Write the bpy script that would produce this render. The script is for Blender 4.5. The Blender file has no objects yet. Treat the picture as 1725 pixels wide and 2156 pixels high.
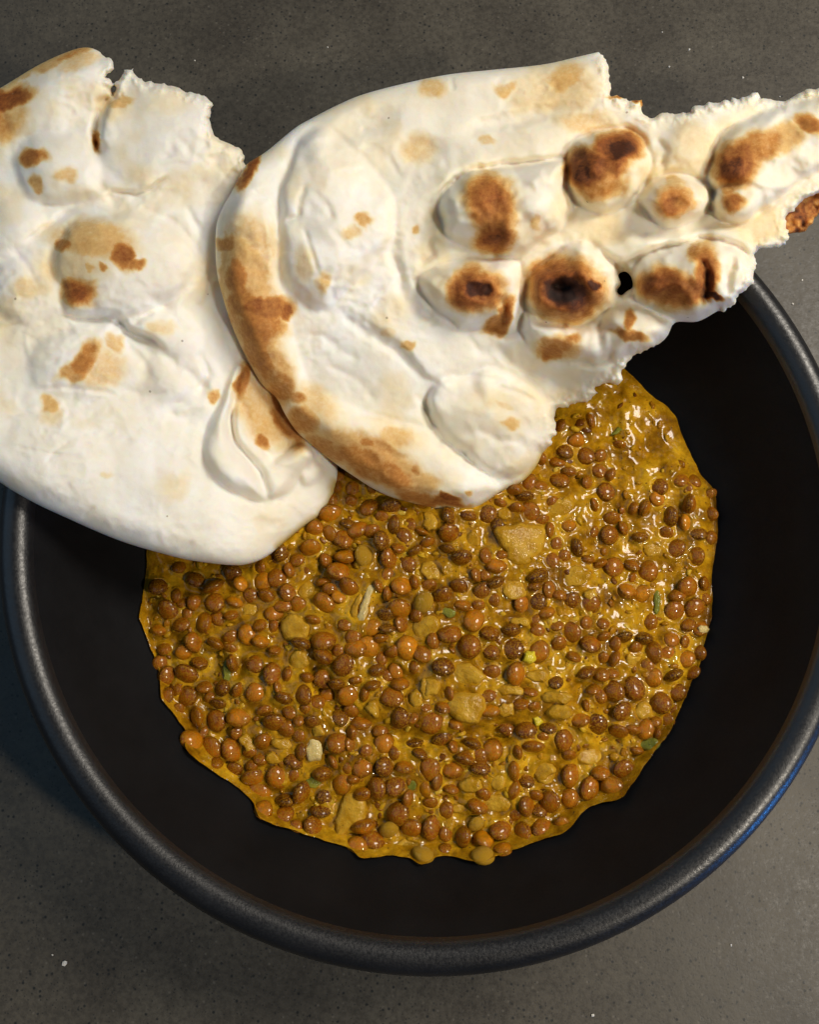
import bpy, math, random
import numpy as np
from mathutils import Vector, Matrix

random.seed(7)
RNG = np.random.default_rng(7)
sc = bpy.context.scene
COL = sc.collection

# ------------------------------------------------------------------ camera, world, lamps, exposure
# Metres.  Origin = centre of the bowl's rim plane.  The counter is 52 mm below it.
TH = math.radians(11.0)
FPX = 2027.0                       # focal length, in units of 1/2156 of the frame height
LOOK = np.array([-0.0054, 0.0003, 0.0])
DIST = 0.2496
CAM = LOOK + DIST * np.array([0, -math.sin(TH), math.cos(TH)])
cam = bpy.data.cameras.new('camera')
cam.sensor_fit = 'VERTICAL'
cam.sensor_height = 24.0
cam.lens = 24.0 * FPX / 2156.0
cam.clip_start = 0.005
cam.clip_end = 50
camo = bpy.data.objects.new('camera', cam)
camo.location = CAM
camo.rotation_euler = (TH, 0, 0)
COL.objects.link(camo)
sc.camera = camo
sc.render.resolution_x, sc.render.resolution_y = 820, 1024

world = bpy.data.worlds.new('World')
sc.world = world
world.use_nodes = True
bgn = world.node_tree.nodes['Background']
bgn.inputs['Color'].default_value = (0.50, 0.70, 1.0, 1)
bgn.inputs['Strength'].default_value = 0.04

def area(name, loc, target, size, power, color):
    l = bpy.data.lights.new(name, 'AREA')
    l.shape = 'DISK'
    l.size = size
    l.energy = power
    l.color = color
    o = bpy.data.objects.new(name, l)
    o.location = loc
    d = Vector(target) - Vector(loc)
    o.rotation_euler = d.to_track_quat('-Z', 'Y').to_euler()
    COL.objects.link(o)
    return o
area('key_lamp', (0.40, 0.22, 0.54), (0, 0, 0), 0.26, 3.5, (1.0, 0.92, 0.80))
area('second_lamp', (0.36, -0.22, 0.46), (0, 0, 0), 0.04, 1.5, (1.0, 0.90, 0.75))
area('window_light', (-1.10, 0.30, 0.95), (0, 0, 0), 1.8, 3.4, (0.42, 0.70, 1.0))
area('blue_rim_lamp', (0.62, -0.42, 0.02), (0.08, -0.08, -0.02), 0.07, 0.9, (0.06, 0.33, 1.0))  # unseen blue lamp, added to give the blue reflection on the outer rim

vs = sc.view_settings
vs.view_transform = 'Standard'
vs.look = 'None'
vs.exposure = 0.17
vs.gamma = 1.0
sc.cycles.max_bounces = 6
sc.cycles.use_denoising = True

# ------------------------------------------------------------------ helpers
_c, _s = math.cos(TH), math.sin(TH)
def lift(px, py, z):
    """world point at height z seen at photo position (px,py) of 1725 x 2156"""
    px = np.asarray(px, float); py = np.asarray(py, float); z = np.asarray(z, float)
    rx = px - 862.5
    ry = -(py - 1078.0)
    rz = -FPX
    dx = rx
    dy = ry * _c + rz * (-_s)
    dz = ry * _s + rz * _c
    t = (z - CAM[2]) / dz
    return np.stack([CAM[0] + t * dx, CAM[1] + t * dy, np.broadcast_to(z, t.shape)], -1)

def mesh_from(name, verts, faces, smooth=True):
    me = bpy.data.meshes.new(name)
    me.from_pydata([tuple(map(float, v)) for v in verts], [], faces)
    if smooth:
        me.polygons.foreach_set('use_smooth', [True] * len(me.polygons))
    me.update()
    return me

def mesh_np(name, V, Q, smooth=True):
    """V (n,3), Q (m,4) int -> quad mesh, fast path"""
    me = bpy.data.meshes.new(name)
    V = np.ascontiguousarray(V, np.float32)
    Q = np.ascontiguousarray(Q, np.int32)
    me.vertices.add(len(V)); me.vertices.foreach_set('co', V.ravel())
    me.loops.add(Q.size); me.loops.foreach_set('vertex_index', Q.ravel())
    me.polygons.add(len(Q))
    me.polygons.foreach_set('loop_start', np.arange(len(Q), dtype=np.int32) * 4)
    me.update(calc_edges=True)
    me.validate()
    me.polygons.foreach_set('use_smooth', np.ones(len(me.polygons), bool))
    me.update()
    return me

def obj(name, me, mat=None, parent=None):
    o = bpy.data.objects.new(name, me)
    COL.objects.link(o)
    if mat is not None and not me.materials:
        me.materials.append(mat)
    if parent is not None:
        o.parent = parent
    return o

def empty(name, loc, label, cat, group=None):
    o = bpy.data.objects.new(name, None)
    COL.objects.link(o)
    o.location = loc
    o.empty_display_size = 0.01
    o['label'] = label; o['category'] = cat
    if group: o['group'] = group
    return o

def attach(o, root):
    """parent o (built in world coordinates) under root without moving it"""
    o.parent = root
    o.matrix_parent_inverse = Matrix.Translation(-Vector(root.location))

# --- noise
_LAT = np.random.default_rng(11).random((256, 256))
def vnoise(x, y, seed=0):
    x = np.asarray(x, float) + seed * 37.17; y = np.asarray(y, float) + seed * 91.73
    xi = np.floor(x).astype(int); yi = np.floor(y).astype(int)
    fx = x - xi; fy = y - yi
    fx = fx * fx * fx * (fx * (fx * 6 - 15) + 10); fy = fy * fy * fy * (fy * (fy * 6 - 15) + 10)
    a = _LAT[xi & 255, yi & 255]; b = _LAT[(xi + 1) & 255, yi & 255]
    c = _LAT[xi & 255, (yi + 1) & 255]; d = _LAT[(xi + 1) & 255, (yi + 1) & 255]
    return (a * (1 - fx) + b * fx) * (1 - fy) + (c * (1 - fx) + d * fx) * fy
def fbm(x, y, scale, oct=4, seed=0, gain=0.5):
    """about -1..1, feature size = scale"""
    r = 0; amp = 1; tot = 0; f = 1.0 / scale
    for k in range(oct):
        r = r + amp * (vnoise(x * f, y * f, seed + k * 3) * 2 - 1); tot += amp
        amp *= gain; f *= 2.03
    return r / tot

def polyline_dist(px, py, pts, closed=False):
    """distance to polyline, side (+ = right-hand side walking along, y down), parameter 0..1, nearest point, seg index"""
    pts = np.asarray(pts, float)
    if closed: pts = np.vstack([pts, pts[:1]])
    seg = pts[1:] - pts[:-1]
    ln = np.hypot(seg[:, 0], seg[:, 1]); cum = np.r_[0, np.cumsum(ln)]
    best = np.full(px.shape, 1e18); side = np.zeros(px.shape); par = np.zeros(px.shape)
    nx = np.zeros(px.shape); ny = np.zeros(px.shape); si = np.zeros(px.shape, int)
    for i in range(len(seg)):
        if ln[i] < 1e-9: continue
        ax, ay = pts[i]; bx, by = seg[i]
        t = ((px - ax) * bx + (py - ay) * by) / ln[i] ** 2
        t = np.clip(t, 0, 1)
        qx = ax + t * bx; qy = ay + t * by
        d = (px - qx) ** 2 + (py - qy) ** 2
        m = d < best
        best = np.where(m, d, best)
        cr = bx * (py - ay) - by * (px - ax)
        side = np.where(m, np.sign(cr), side)
        par = np.where(m, (cum[i] + t * ln[i]) / cum[-1], par)
        nx = np.where(m, qx, nx); ny = np.where(m, qy, ny); si = np.where(m, i, si)
    return np.sqrt(best), side, par, nx, ny, si

def inside_poly(px, py, pts):
    pts = np.asarray(pts, float); n = len(pts)
    ins = np.zeros(px.shape, bool)
    j = n - 1
    for i in range(n):
        xi, yi = pts[i]; xj, yj = pts[j]
        if yi != yj:
            c = ((yi > py) != (yj > py)) & (px < (xj - xi) * (py - yi) / (yj - yi) + xi)
            ins ^= c
        j = i
    return ins

def smooth_closed(pts, n=6):
    """Catmull-Rom through a closed outline"""
    p = np.asarray(pts, float); out = []
    N = len(p)
    for i in range(N):
        p0, p1, p2, p3 = p[i - 1], p[i], p[(i + 1) % N], p[(i + 2) % N]
        for k in range(n):
            t = k / n
            out.append(0.5 * ((2 * p1) + (-p0 + p2) * t + (2 * p0 - 5 * p1 + 4 * p2 - p3) * t * t + (-p0 + 3 * p1 - 3 * p2 + p3) * t ** 3))
    return np.array(out)

def tps(ctrl):
    """thin-plate interpolation of (x,y,z) control points"""
    c = np.asarray(ctrl, float); P = c[:, :2] / 500.0; n = len(P)
    r2 = ((P[:, None] - P[None]) ** 2).sum(-1)
    K = 0.5 * r2 * np.log(r2 + 1e-12) + np.eye(n) * 0.02
    A = np.zeros((n + 3, n + 3)); A[:n, :n] = K
    A[:n, n] = 1; A[:n, n + 1:] = P; A[n, :n] = 1; A[n + 1:, :n] = P.T
    w = np.linalg.solve(A, np.r_[c[:, 2], 0, 0, 0])
    def f(x, y):
        x = x / 500.0; y = y / 500.0
        r = w[n] + w[n + 1] * x + w[n + 2] * y
        for i in range(n):
            d = (x - P[i, 0]) ** 2 + (y - P[i, 1]) ** 2
            r = r + w[i] * 0.5 * d * np.log(d + 1e-12)
        return r
    return f

# ------------------------------------------------------------------ materials
def new_mat(name):
    m = bpy.data.materials.new(name); m.use_nodes = True
    nt = m.node_tree
    return m, nt, nt.nodes, nt.links, nt.nodes['Principled BSDF']

def ramp(N, stops, interp='LINEAR'):
    r = N.new('ShaderNodeValToRGB'); r.color_ramp.interpolation = interp
    e = r.color_ramp.elements
    while len(e) > 1: e.remove(e[-1])
    e[0].position = stops[0][0]; e[0].color = (*stops[0][1], 1)
    for p, c in stops[1:]:
        k = e.new(p); k.color = (*c, 1)
    return r

def noise_node(N, L, scale, detail=3, rough=0.5, coord=None):
    n = N.new('ShaderNodeTexNoise'); n.inputs['Scale'].default_value = scale
    n.inputs['Detail'].default_value = detail; n.inputs['Roughness'].default_value = rough
    if coord is not None: L.new(coord, n.inputs['Vector'])
    return n

def mixc(N, L, fac, a, b, mode='MIX'):
    m = N.new('ShaderNodeMix'); m.data_type = 'RGBA'; m.blend_type = mode
    for s, v in ((m.inputs[0], fac), (m.inputs[6], a), (m.inputs[7], b)):
        if hasattr(v, 'links'): L.new(v, s)
        elif isinstance(v, tuple): s.default_value = (*v, 1)
        else: s.default_value = v
    return m.outputs[2]

def mathn(N, L, op, a, b=0.0):
    m = N.new('ShaderNodeMath'); m.operation = op
    for s, v in ((m.inputs[0], a), (m.inputs[1], b)):
        if hasattr(v, 'links'): L.new(v, s)
        else: s.default_value = v
    return m.outputs[0]

def bump(N, L, b, height, strength, dist, prev=None):
    n = N.new('ShaderNodeBump'); n.inputs['Strength'].default_value = strength
    n.inputs['Distance'].default_value = dist
    L.new(height, n.inputs['Height'])
    if prev is not None: L.new(prev, n.inputs['Normal'])
    L.new(n.outputs[0], b.inputs['Normal'])
    return n.outputs[0]

def mat_counter():
    m, nt, N, L, b = new_mat('speckled_stone')
    tc = N.new('ShaderNodeTexCoord').outputs['Object']
    big = noise_node(N, L, 22, 4, 0.6, tc)
    mid = noise_node(N, L, 700, 4, 0.65, tc)
    base = ramp(N, [(0.35, (0.058, 0.051, 0.041)), (0.65, (0.092, 0.082, 0.065))]); L.new(big.outputs[0], base.inputs[0])
    mr = ramp(N, [(0.36, (0.78, 0.78, 0.78)), (0.62, (1.15, 1.14, 1.1))]); L.new(mid.outputs[0], mr.inputs[0])
    c = mixc(N, L, 1.0, base.outputs[0], mr.outputs[0], 'MULTIPLY')
    def flecks(scale, thr, col, c, amount=1.0):
        v = N.new('ShaderNodeTexVoronoi'); v.inputs['Scale'].default_value = scale; L.new(tc, v.inputs['Vector'])
        d = ramp(N, [(0.16, (1, 1, 1)), (0.34, (0, 0, 0))]); L.new(v.outputs['Distance'], d.inputs[0])
        sep = N.new('ShaderNodeSeparateColor'); L.new(v.outputs['Color'], sep.inputs[0])
        k = mathn(N, L, 'GREATER_THAN', sep.outputs[0], thr)
        f = mathn(N, L, 'MULTIPLY', mathn(N, L, 'MULTIPLY', d.outputs[0], k), amount)
        return mixc(N, L, f, c, col)
    c = flecks(620, 0.80, (0.020, 0.021, 0.020), c, 0.95)
    c = flecks(1100, 0.70, (0.026, 0.026, 0.024), c, 0.8)
    c = flecks(700, 0.90, (0.20, 0.18, 0.15), c, 0.30)
    L.new(c, b.inputs['Base Color'])
    rr = ramp(N, [(0.3, (0.36,) * 3), (0.7, (0.55,) * 3)]); L.new(mid.outputs[0], rr.inputs[0]); L.new(rr.outputs[0], b.inputs['Roughness'])
    b.inputs['Specular IOR Level'].default_value = 0.35
    bump(N, L, b, mid.outputs[0], 0.25, 0.0003)
    return m

def mat_bowl(name, rough, grain):
    m, nt, N, L, b = new_mat(name)
    tc = N.new('ShaderNodeTexCoord').outputs['Object']
    fine = noise_node(N, L, 1500, 2, 0.7, tc)
    big = noise_node(N, L, 60, 3, 0.6, tc)
    k_ = 1.0 if grain > 0.2 else 0.85
    cr = ramp(N, [(0.3, (0.007 * k_, 0.007 * k_, 0.0078 * k_)), (0.7, (0.011 * k_, 0.0110 * k_, 0.0122 * k_))]); L.new(big.outputs[0], cr.inputs[0])
    L.new(cr.outputs[0], b.inputs['Base Color'])
    rr = ramp(N, [(0.35, (rough - .08,) * 3), (0.65, (rough + .08,) * 3)]); L.new(fine.outputs[0], rr.inputs[0])
    L.new(rr.outputs[0], b.inputs['Roughness'])
    b.inputs['Specular IOR Level'].default_value = 0.62 if grain > 0.2 else 0.11
    bump(N, L, b, fine.outputs[0], grain, 0.0002)
    return m

def mat_naan():
    m, nt, N, L, b = new_mat('naan')
    tc = N.new('ShaderNodeTexCoord').outputs['Object']
    at = N.new('ShaderNodeAttribute'); at.attribute_name = 'toast'
    st = N.new('ShaderNodeAttribute'); st.attribute_name = 'stain'
    fine = noise_node(N, L, 900, 4, 0.65, tc)
    mid = noise_node(N, L, 160, 4, 0.6, tc)
    big = noise_node(N, L, 48, 5, 0.6, tc)
    # browning: painted amount broken up by fine grain
    g = mathn(N, L, 'MULTIPLY', mathn(N, L, 'SUBTRACT', fine.outputs[0], 0.5), 0.34)
    g2 = mathn(N, L, 'MULTIPLY', mathn(N, L, 'SUBTRACT', mid.outputs[0], 0.5), 0.30)
    amp = mathn(N, L, 'MULTIPLY', mathn(N, L, 'ADD', g, g2), mathn(N, L, 'MINIMUM', mathn(N, L, 'MULTIPLY', at.outputs['Fac'], 2.2), 1.0))
    t = mathn(N, L, 'ADD', at.outputs['Fac'], amp)
    cr = ramp(N, [(0.0, (0.88, 0.855, 0.79)), (0.12, (0.84, 0.74, 0.53)), (0.27, (0.74, 0.50, 0.21)), (0.45, (0.54, 0.245, 0.060)),
                  (0.65, (0.29, 0.092, 0.018)), (0.82, (0.085, 0.024, 0.008)), (1.0, (0.022, 0.009, 0.006))])
    L.new(t, cr.inputs[0])
    v = ramp(N, [(0.38, (0.96, 0.925, 0.84)), (0.58, (1.02, 1.02, 1.03))]); L.new(big.outputs[0], v.inputs[0])
    c = mixc(N, L, 1.0, cr.outputs[0], v.outputs[0], 'MULTIPLY')
    # tiny dark pores / specks
    vo = N.new('ShaderNodeTexVoronoi'); vo.inputs['Scale'].default_value = 150; L.new(tc, vo.inputs['Vector'])
    sep = N.new('ShaderNodeSeparateColor'); L.new(vo.outputs['Color'], sep.inputs[0])
    k = mathn(N, L, 'MULTIPLY', mathn(N, L, 'LESS_THAN', vo.outputs['Distance'], 0.05), mathn(N, L, 'GREATER_THAN', sep.outputs[1], 0.78))
    c = mixc(N, L, mathn(N, L, 'MULTIPLY', k, 0.6), c, (0.25, 0.17, 0.09))
    c = mixc(N, L, st.outputs['Fac'], c, (0.55, 0.38, 0.03))
    L.new(c, b.inputs['Base Color'])
    b.inputs['Roughness'].default_value = 0.72
    b.inputs['Specular IOR Level'].default_value = 0.25
    b.inputs['Subsurface Weight'].default_value = 0.75
    b.inputs['Subsurface Radius'].default_value = (0.0050, 0.0034, 0.0016)
    b.inputs['Subsurface Scale'].default_value = 0.8
    n1 = bump(N, L, b, mid.outputs[0], 0.14, 0.0010)
    bump(N, L, b, fine.outputs[0], 0.30, 0.0003, n1)
    return m

def mat_sauce():
    m, nt, N, L, b = new_mat('curry_sauce')
    tc = N.new('ShaderNodeTexCoord').outputs['Object']
    big = noise_node(N, L, 95, 5, 0.65, tc)
    fine = noise_node(N, L, 420, 3, 0.6, tc)
    cr = ramp(N, [(0.32, (0.18, 0.071, 0.002)), (0.48, (0.375, 0.181, 0.004)), (0.66, (0.57, 0.320, 0.012))]); L.new(big.outputs[0], cr.inputs[0])
    fr = ramp(N, [(0.35, (0.75, 0.75, 0.75)), (0.65, (1.15, 1.15, 1.15))]); L.new(fine.outputs[0], fr.inputs[0])
    c = mixc(N, L, 1.0, cr.outputs[0], fr.outputs[0], 'MULTIPLY')
    vo = N.new('ShaderNodeTexVoronoi'); vo.inputs['Scale'].default_value = 900; L.new(tc, vo.inputs['Vector'])
    sep = N.new('ShaderNodeSeparateColor'); L.new(vo.outputs['Color'], sep.inputs[0])
    k = mathn(N, L, 'MULTIPLY', mathn(N, L, 'LESS_THAN', vo.outputs['Distance'], 0.22), mathn(N, L, 'GREATER_THAN', sep.outputs[0], 0.80))
    c = mixc(N, L, mathn(N, L, 'MULTIPLY', k, 0.65), c, (0.05, 0.025, 0.008))
    L.new(c, b.inputs['Base Color'])
    b.inputs['Roughness'].default_value = 0.22
    b.inputs['Subsurface Weight'].default_value = 0.25
    b.inputs['Subsurface Radius'].default_value = (0.0018, 0.0010, 0.0003)
    b.inputs['Coat Weight'].default_value = 0.6
    b.inputs['Coat Roughness'].default_value = 0.045
    b.inputs['Specular IOR Level'].default_value = 0.08
    bump(N, L, b, fine.outputs[0], 0.55, 0.0008)
    return m

def mat_lentil():
    m, nt, N, L, b = new_mat('lentil_skin')
    tc = N.new('ShaderNodeTexCoord').outputs['Object']
    oi = N.new('ShaderNodeObjectInfo')
    add = N.new('ShaderNodeVectorMath'); add.operation = 'ADD'; L.new(tc, add.inputs[0])
    sc_ = N.new('ShaderNodeVectorMath'); sc_.operation = 'SCALE'; L.new(oi.outputs['Location'], sc_.inputs[0]); sc_.inputs['Scale'].default_value = 700
    L.new(sc_.outputs[0], add.inputs[1])
    n = noise_node(N, L, 1.6, 4, 0.6, add.outputs[0])
    fine = noise_node(N, L, 7.0, 3, 0.6, add.outputs[0])
    skin = mixc(N, L, 1.0, (1, 1, 1), (1, 1, 1))
    tone = ramp(N, [(0.0, (0.085, 0.017, 0.001)), (0.3, (0.23, 0.054, 0.001)), (0.65, (0.42, 0.118, 0.0015)), (1.0, (0.64, 0.225, 0.002))])
    L.new(oi.outputs['Color'], tone.inputs[0])
    v = ramp(N, [(0.3, (0.55, 0.5, 0.45)), (0.7, (1.2, 1.2, 1.2))]); L.new(n.outputs[0], v.inputs[0])
    c = mixc(N, L, 1.0, tone.outputs[0], v.outputs[0], 'MULTIPLY')
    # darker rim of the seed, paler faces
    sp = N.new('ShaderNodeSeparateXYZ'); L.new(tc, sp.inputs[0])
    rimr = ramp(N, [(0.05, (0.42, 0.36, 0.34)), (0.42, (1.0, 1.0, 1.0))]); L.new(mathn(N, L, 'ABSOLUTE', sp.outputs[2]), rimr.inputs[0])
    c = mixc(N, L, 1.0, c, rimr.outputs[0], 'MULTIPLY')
    # smears of sauce
    s = ramp(N, [(0.44, (0, 0, 0)), (0.64, (0.85,) * 3)]); L.new(fine.outputs[0], s.inputs[0])
    c = mixc(N, L, s.outputs[0], c, (0.36, 0.175, 0.005))
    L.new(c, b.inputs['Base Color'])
    b.inputs['Roughness'].default_value = 0.42
    b.inputs['Coat Weight'].default_value = 0.6
    b.inputs['Coat Roughness'].default_value = 0.07
    b.inputs['Subsurface Weight'].default_value = 0.15
    b.inputs['Subsurface Radius'].default_value = (0.0012, 0.0005, 0.0001)
    b.inputs['Specular IOR Level'].default_value = 0.15
    bump(N, L, b, fine.outputs[0], 0.5, 0.0005)
    return m

def mat_veg(name, c0, c1, rough=0.25):
    m, nt, N, L, b = new_mat(name)
    tc = N.new('ShaderNodeTexCoord').outputs['Object']
    n = noise_node(N, L, 260, 4, 0.6, tc)
    cr = ramp(N, [(0.35, c0), (0.65, c1)]); L.new(n.outputs[0], cr.inputs[0]); 
    vo = N.new('ShaderNodeTexVoronoi'); vo.inputs['Scale'].default_value = 1100; L.new(tc, vo.inputs['Vector'])
    sep = N.new('ShaderNodeSeparateColor'); L.new(vo.outputs['Color'], sep.inputs[0])
    k = mathn(N, L, 'MULTIPLY', mathn(N, L, 'LESS_THAN', vo.outputs['Distance'], 0.2), mathn(N, L, 'GREATER_THAN', sep.outputs[0], 0.85))
    c = mixc(N, L, mathn(N, L, 'MULTIPLY', k, 0.5), cr.outputs[0], (0.05, 0.03, 0.01))
    L.new(c, b.inputs['Base Color'])
    b.inputs['Roughness'].default_value = rough
    b.inputs['Subsurface Weight'].default_value = 0.35
    b.inputs['Subsurface Radius'].default_value = (0.002, 0.0014, 0.0004)
    b.inputs['Coat Weight'].default_value = 0.28; b.inputs['Coat Roughness'].default_value = 0.08; b.inputs['Specular IOR Level'].default_value = 0.1
    f = noise_node(N, L, 700, 3, 0.6, tc)
    bo = bump(N, L, b, f.outputs[0], 0.6, 0.0007)
    L.new(bo, b.inputs['Coat Normal'])
    return m

def mat_pulp():
    m = mat_veg('stew_pulp', (0.3, 0.15, 0.01), (0.4, 0.2, 0.01))
    N = m.node_tree.nodes; L = m.node_tree.links; b = N['Principled BSDF']
    at = N.new('ShaderNodeAttribute'); at.attribute_name = 'pulp'
    cr = ramp(N, [(0.0, (0.12, 0.036, 0.003)), (0.25, (0.26, 0.095, 0.004)), (0.5, (0.40, 0.195, 0.005)), (0.8, (0.50, 0.30, 0.012)), (1.0, (0.55, 0.38, 0.05))])
    L.new(at.outputs['Fac'], cr.inputs[0]); L.new(cr.outputs[0], b.inputs['Base Color'])
    return m

def mat_plain(name, col, rough=0.7):
    m, nt, N, L, b = new_mat(name)
    tc = N.new('ShaderNodeTexCoord').outputs['Object']
    n = noise_node(N, L, 900, 3, 0.6, tc)
    cr = ramp(N, [(0.3, tuple(x * 0.75 for x in col)), (0.7, col)]); L.new(n.outputs[0], cr.inputs[0]); L.new(cr.outputs[0], b.inputs['Base Color'])
    b.inputs['Roughness'].default_value = rough
    bump(N, L, b, n.outputs[0], 0.5, 0.0003)
    return m

M_COUNTER = mat_counter()
M_BASIN = mat_bowl('black_glaze_inside', 0.50, 0.12)
M_RIM = mat_bowl('black_glaze_rim', 0.38, 0.30)
M_NAAN = mat_naan()
M_SAUCE = mat_sauce()
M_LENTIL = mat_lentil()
M_ONION = mat_veg('onion', (0.38, 0.190, 0.006), (0.54, 0.315, 0.030))
M_PALE = mat_veg('pale_onion', (0.55, 0.40, 0.13), (0.68, 0.55, 0.26))
M_YELLOW = mat_veg('yellow_pepper', (0.55, 0.42, 0.02), (0.68, 0.55, 0.04))
M_GREEN = mat_veg('green_herb', (0.14, 0.15, 0.02), (0.26, 0.24, 0.03))
M_CRUMB = mat_plain('crumb', (0.75, 0.72, 0.66))

# ------------------------------------------------------------------ counter
Z_TABLE = -0.052
me = mesh_from('countertop', [(-.9, -.9, Z_TABLE), (.9, -.9, Z_TABLE), (.9, .9, Z_TABLE), (-.9, .9, Z_TABLE),
                              (-.9, -.9, Z_TABLE - .03), (.9, -.9, Z_TABLE - .03), (.9, .9, Z_TABLE - .03), (-.9, .9, Z_TABLE - .03)],
               [(0, 1, 2, 3), (7, 6, 5, 4), (0, 4, 5, 1), (1, 5, 6, 2), (2, 6, 7, 3), (3, 7, 4, 0)], smooth=False)
counter = obj('countertop', me, M_COUNTER)
counter['kind'] = 'structure'
counter['label'] = 'speckled dark grey brown stone countertop under the bowl'

# ------------------------------------------------------------------ bowl (lathe)
def lathe(name, prof, mat, n=192, sub=5):
    p = np.array(prof, float) / 1000.0
    out = []
    for i in range(len(p) - 1):
        p0 = p[max(i - 1, 0)]; p1 = p[i]; p2 = p[i + 1]; p3 = p[min(i + 2, len(p) - 1)]
        for k in range(sub):
            t = k / sub
            out.append(0.5 * ((2 * p1) + (-p0 + p2) * t + (2 * p0 - 5 * p1 + 4 * p2 - p3) * t * t + (-p0 + 3 * p1 - 3 * p2 + p3) * t ** 3))
    out.append(p[-1]); out = np.array(out)
    a = np.linspace(0, 2 * math.pi, n, endpoint=False)
    wob = 1 + 0.0012 * np.sin(2 * a + 0.6) + 0.0007 * np.sin(5 * a + 2)
    V = np.stack([out[:, 0][:, None] * (np.cos(a) * wob)[None], out[:, 0][:, None] * (np.sin(a) * wob)[None], np.repeat(out[:, 1][:, None], n, 1)], -1).reshape(-1, 3)
    Q = []
    for i in range(len(out) - 1):
        for j in range(n):
            Q.append((i * n + j, i * n + (j + 1) % n, (i + 1) * n + (j + 1) % n, (i + 1) * n + j))
    return mesh_np(name, V, np.array(Q))

bowl = empty('bowl', (0, 0, Z_TABLE), 'wide matte black ceramic bowl with a rounded rim, filled with lentil stew', 'bowl')
basin_prof = [(0.3, -45.5), (30, -45.2), (58, -44), (74, -41), (83, -36.5), (90, -29), (96, -19), (101, -9), (104.0, -3.2)]
rim_prof = [(103.9, -3.3), (104.7, -1.4), (106.2, -0.1), (108.2, 0.5), (110.3, 0.1), (112.0, -1.4), (112.9, -3.6), (112.8, -6.0), (111.6, -9.5)]
wall_prof = [(111.6, -9.4), (107.5, -19), (101, -30), (92, -40), (80, -46.5), (66, -49), (60, -49.4)]
foot_prof = [(60.2, -49.0), (60.0, -51.0), (59.0, -51.9), (57, -52.0), (55, -51.6), (54.3, -49), (50, -48.3), (0.3, -48.0)]
for nm, pr, mt in (('basin', basin_prof, M_BASIN), ('rim', rim_prof, M_RIM), ('outer_wall', wall_prof, M_RIM), ('foot_ring', foot_prof, M_RIM)):
    attach(obj(nm, lathe(nm, pr, mt), mt), bowl)

# ------------------------------------------------------------------ bread
def rough_outline(segs, amp=5.0, step=5.0, seed=1):
    """segs: list of (x,y,torn) -> dense outline; torn stretches get crumbly jitter. Returns pts, torn flag for each segment"""
    P = []; T = []
    n = len(segs)
    rs = np.random.default_rng(seed)
    xs = np.array([s[:2] for s in segs], float)
    for i in range(n):
        p1 = xs[i]; p2 = xs[(i + 1) % n]; torn = segs[i][2]
        L_ = np.hypot(*(p2 - p1))
        if torn:
            k = max(2, int(L_ / step))
            nrm = np.array([p2[1] - p1[1], -(p2[0] - p1[0])]) / max(L_, 1e-6)
            for j in range(k):
                t = j / k
                q = p1 + (p2 - p1) * t
                j1 = fbm(np.array(q[0]), np.array(q[1]), 22, 4, seed, 0.6) * amp * 2.0 + rs.normal() * amp * 0.15
                P.append(q + nrm * float(j1) * (0.35 if j == 0 else 1.0)); T.append(True)
        else:
            p0 = xs[i - 1]; p3 = xs[(i + 2) % n]
            k = max(2, int(L_ / 9))
            # ease tangents where the neighbour is torn
            if segs[i - 1][2]: p0 = p1 - (p2 - p1)
            if segs[(i + 1) % n][2]: p3 = p2 + (p2 - p1)
            for j in range(k):
                t = j / k
                q = 0.5 * ((2 * p1) + (-p0 + p2) * t + (2 * p0 - 5 * p1 + 4 * p2 - p3) * t * t + (-p0 + 3 * p1 - 3 * p2 + p3) * t ** 3)
                P.append(q); T.append(False)
    return np.array(P), np.array(T)

def dome(X, Y, cx, cy, rx, ry, ang, h, p=0.5):
    a = math.radians(ang); c, s = math.cos(a), math.sin(a)
    u = ((X - cx) * c + (Y - cy) * s) / rx; v = (-(X - cx) * s + (Y - cy) * c) / ry
    return h * np.clip(1 - (u * u + v * v), 0, 1) ** p

def blob(X, Y, cx, cy, rx, ry, ang, a, soft=0.45):
    an = math.radians(ang); c, s = math.cos(an), math.sin(an)
    u = ((X - cx) * c + (Y - cy) * s) / rx; v = (-(X - cx) * s + (Y - cy) * c) / ry
    r = np.sqrt(u * u + v * v)
    t = np.clip((1 + soft * 0.5 - r) / soft, 0, 1)
    return a * t * t * (3 - 2 * t)

def patch(X, Y, pts, h, w, puffy=False):
    """raised piece of dough bounded by a traced outline, edge rounded over w"""
    pts = smooth_closed(pts, 4)
    x0, y0 = pts.min(0); x1, y1 = pts.max(0)
    out = np.zeros(X.shape)
    m = (X >= x0) & (X <= x1) & (Y >= y0) & (Y <= y1)
    if not m.any(): return out
    d = polyline_dist(X[m], Y[m], pts, True)[0]
    ins = inside_poly(X[m], Y[m], pts)
    k = np.clip(d / w, 0, 1)
    crisp = np.clip(0.5 + 1.1 * fbm(X[m], Y[m], 75, 2, int(abs(pts[0, 0]))), 0, 1)
    if puffy: crisp = np.clip(crisp + 0.55, 0, 1)
    soft = k * k * (3 - 2 * k)
    hh = h * (1 + 0.22 * fbm(X[m], Y[m], 60, 3, 7))
    out[m] = np.where(ins, hh * (crisp * np.sqrt(np.clip(1 - (1 - k) ** 2, 0, 1)) + (1 - crisp) * soft), 0)
    return out

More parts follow.
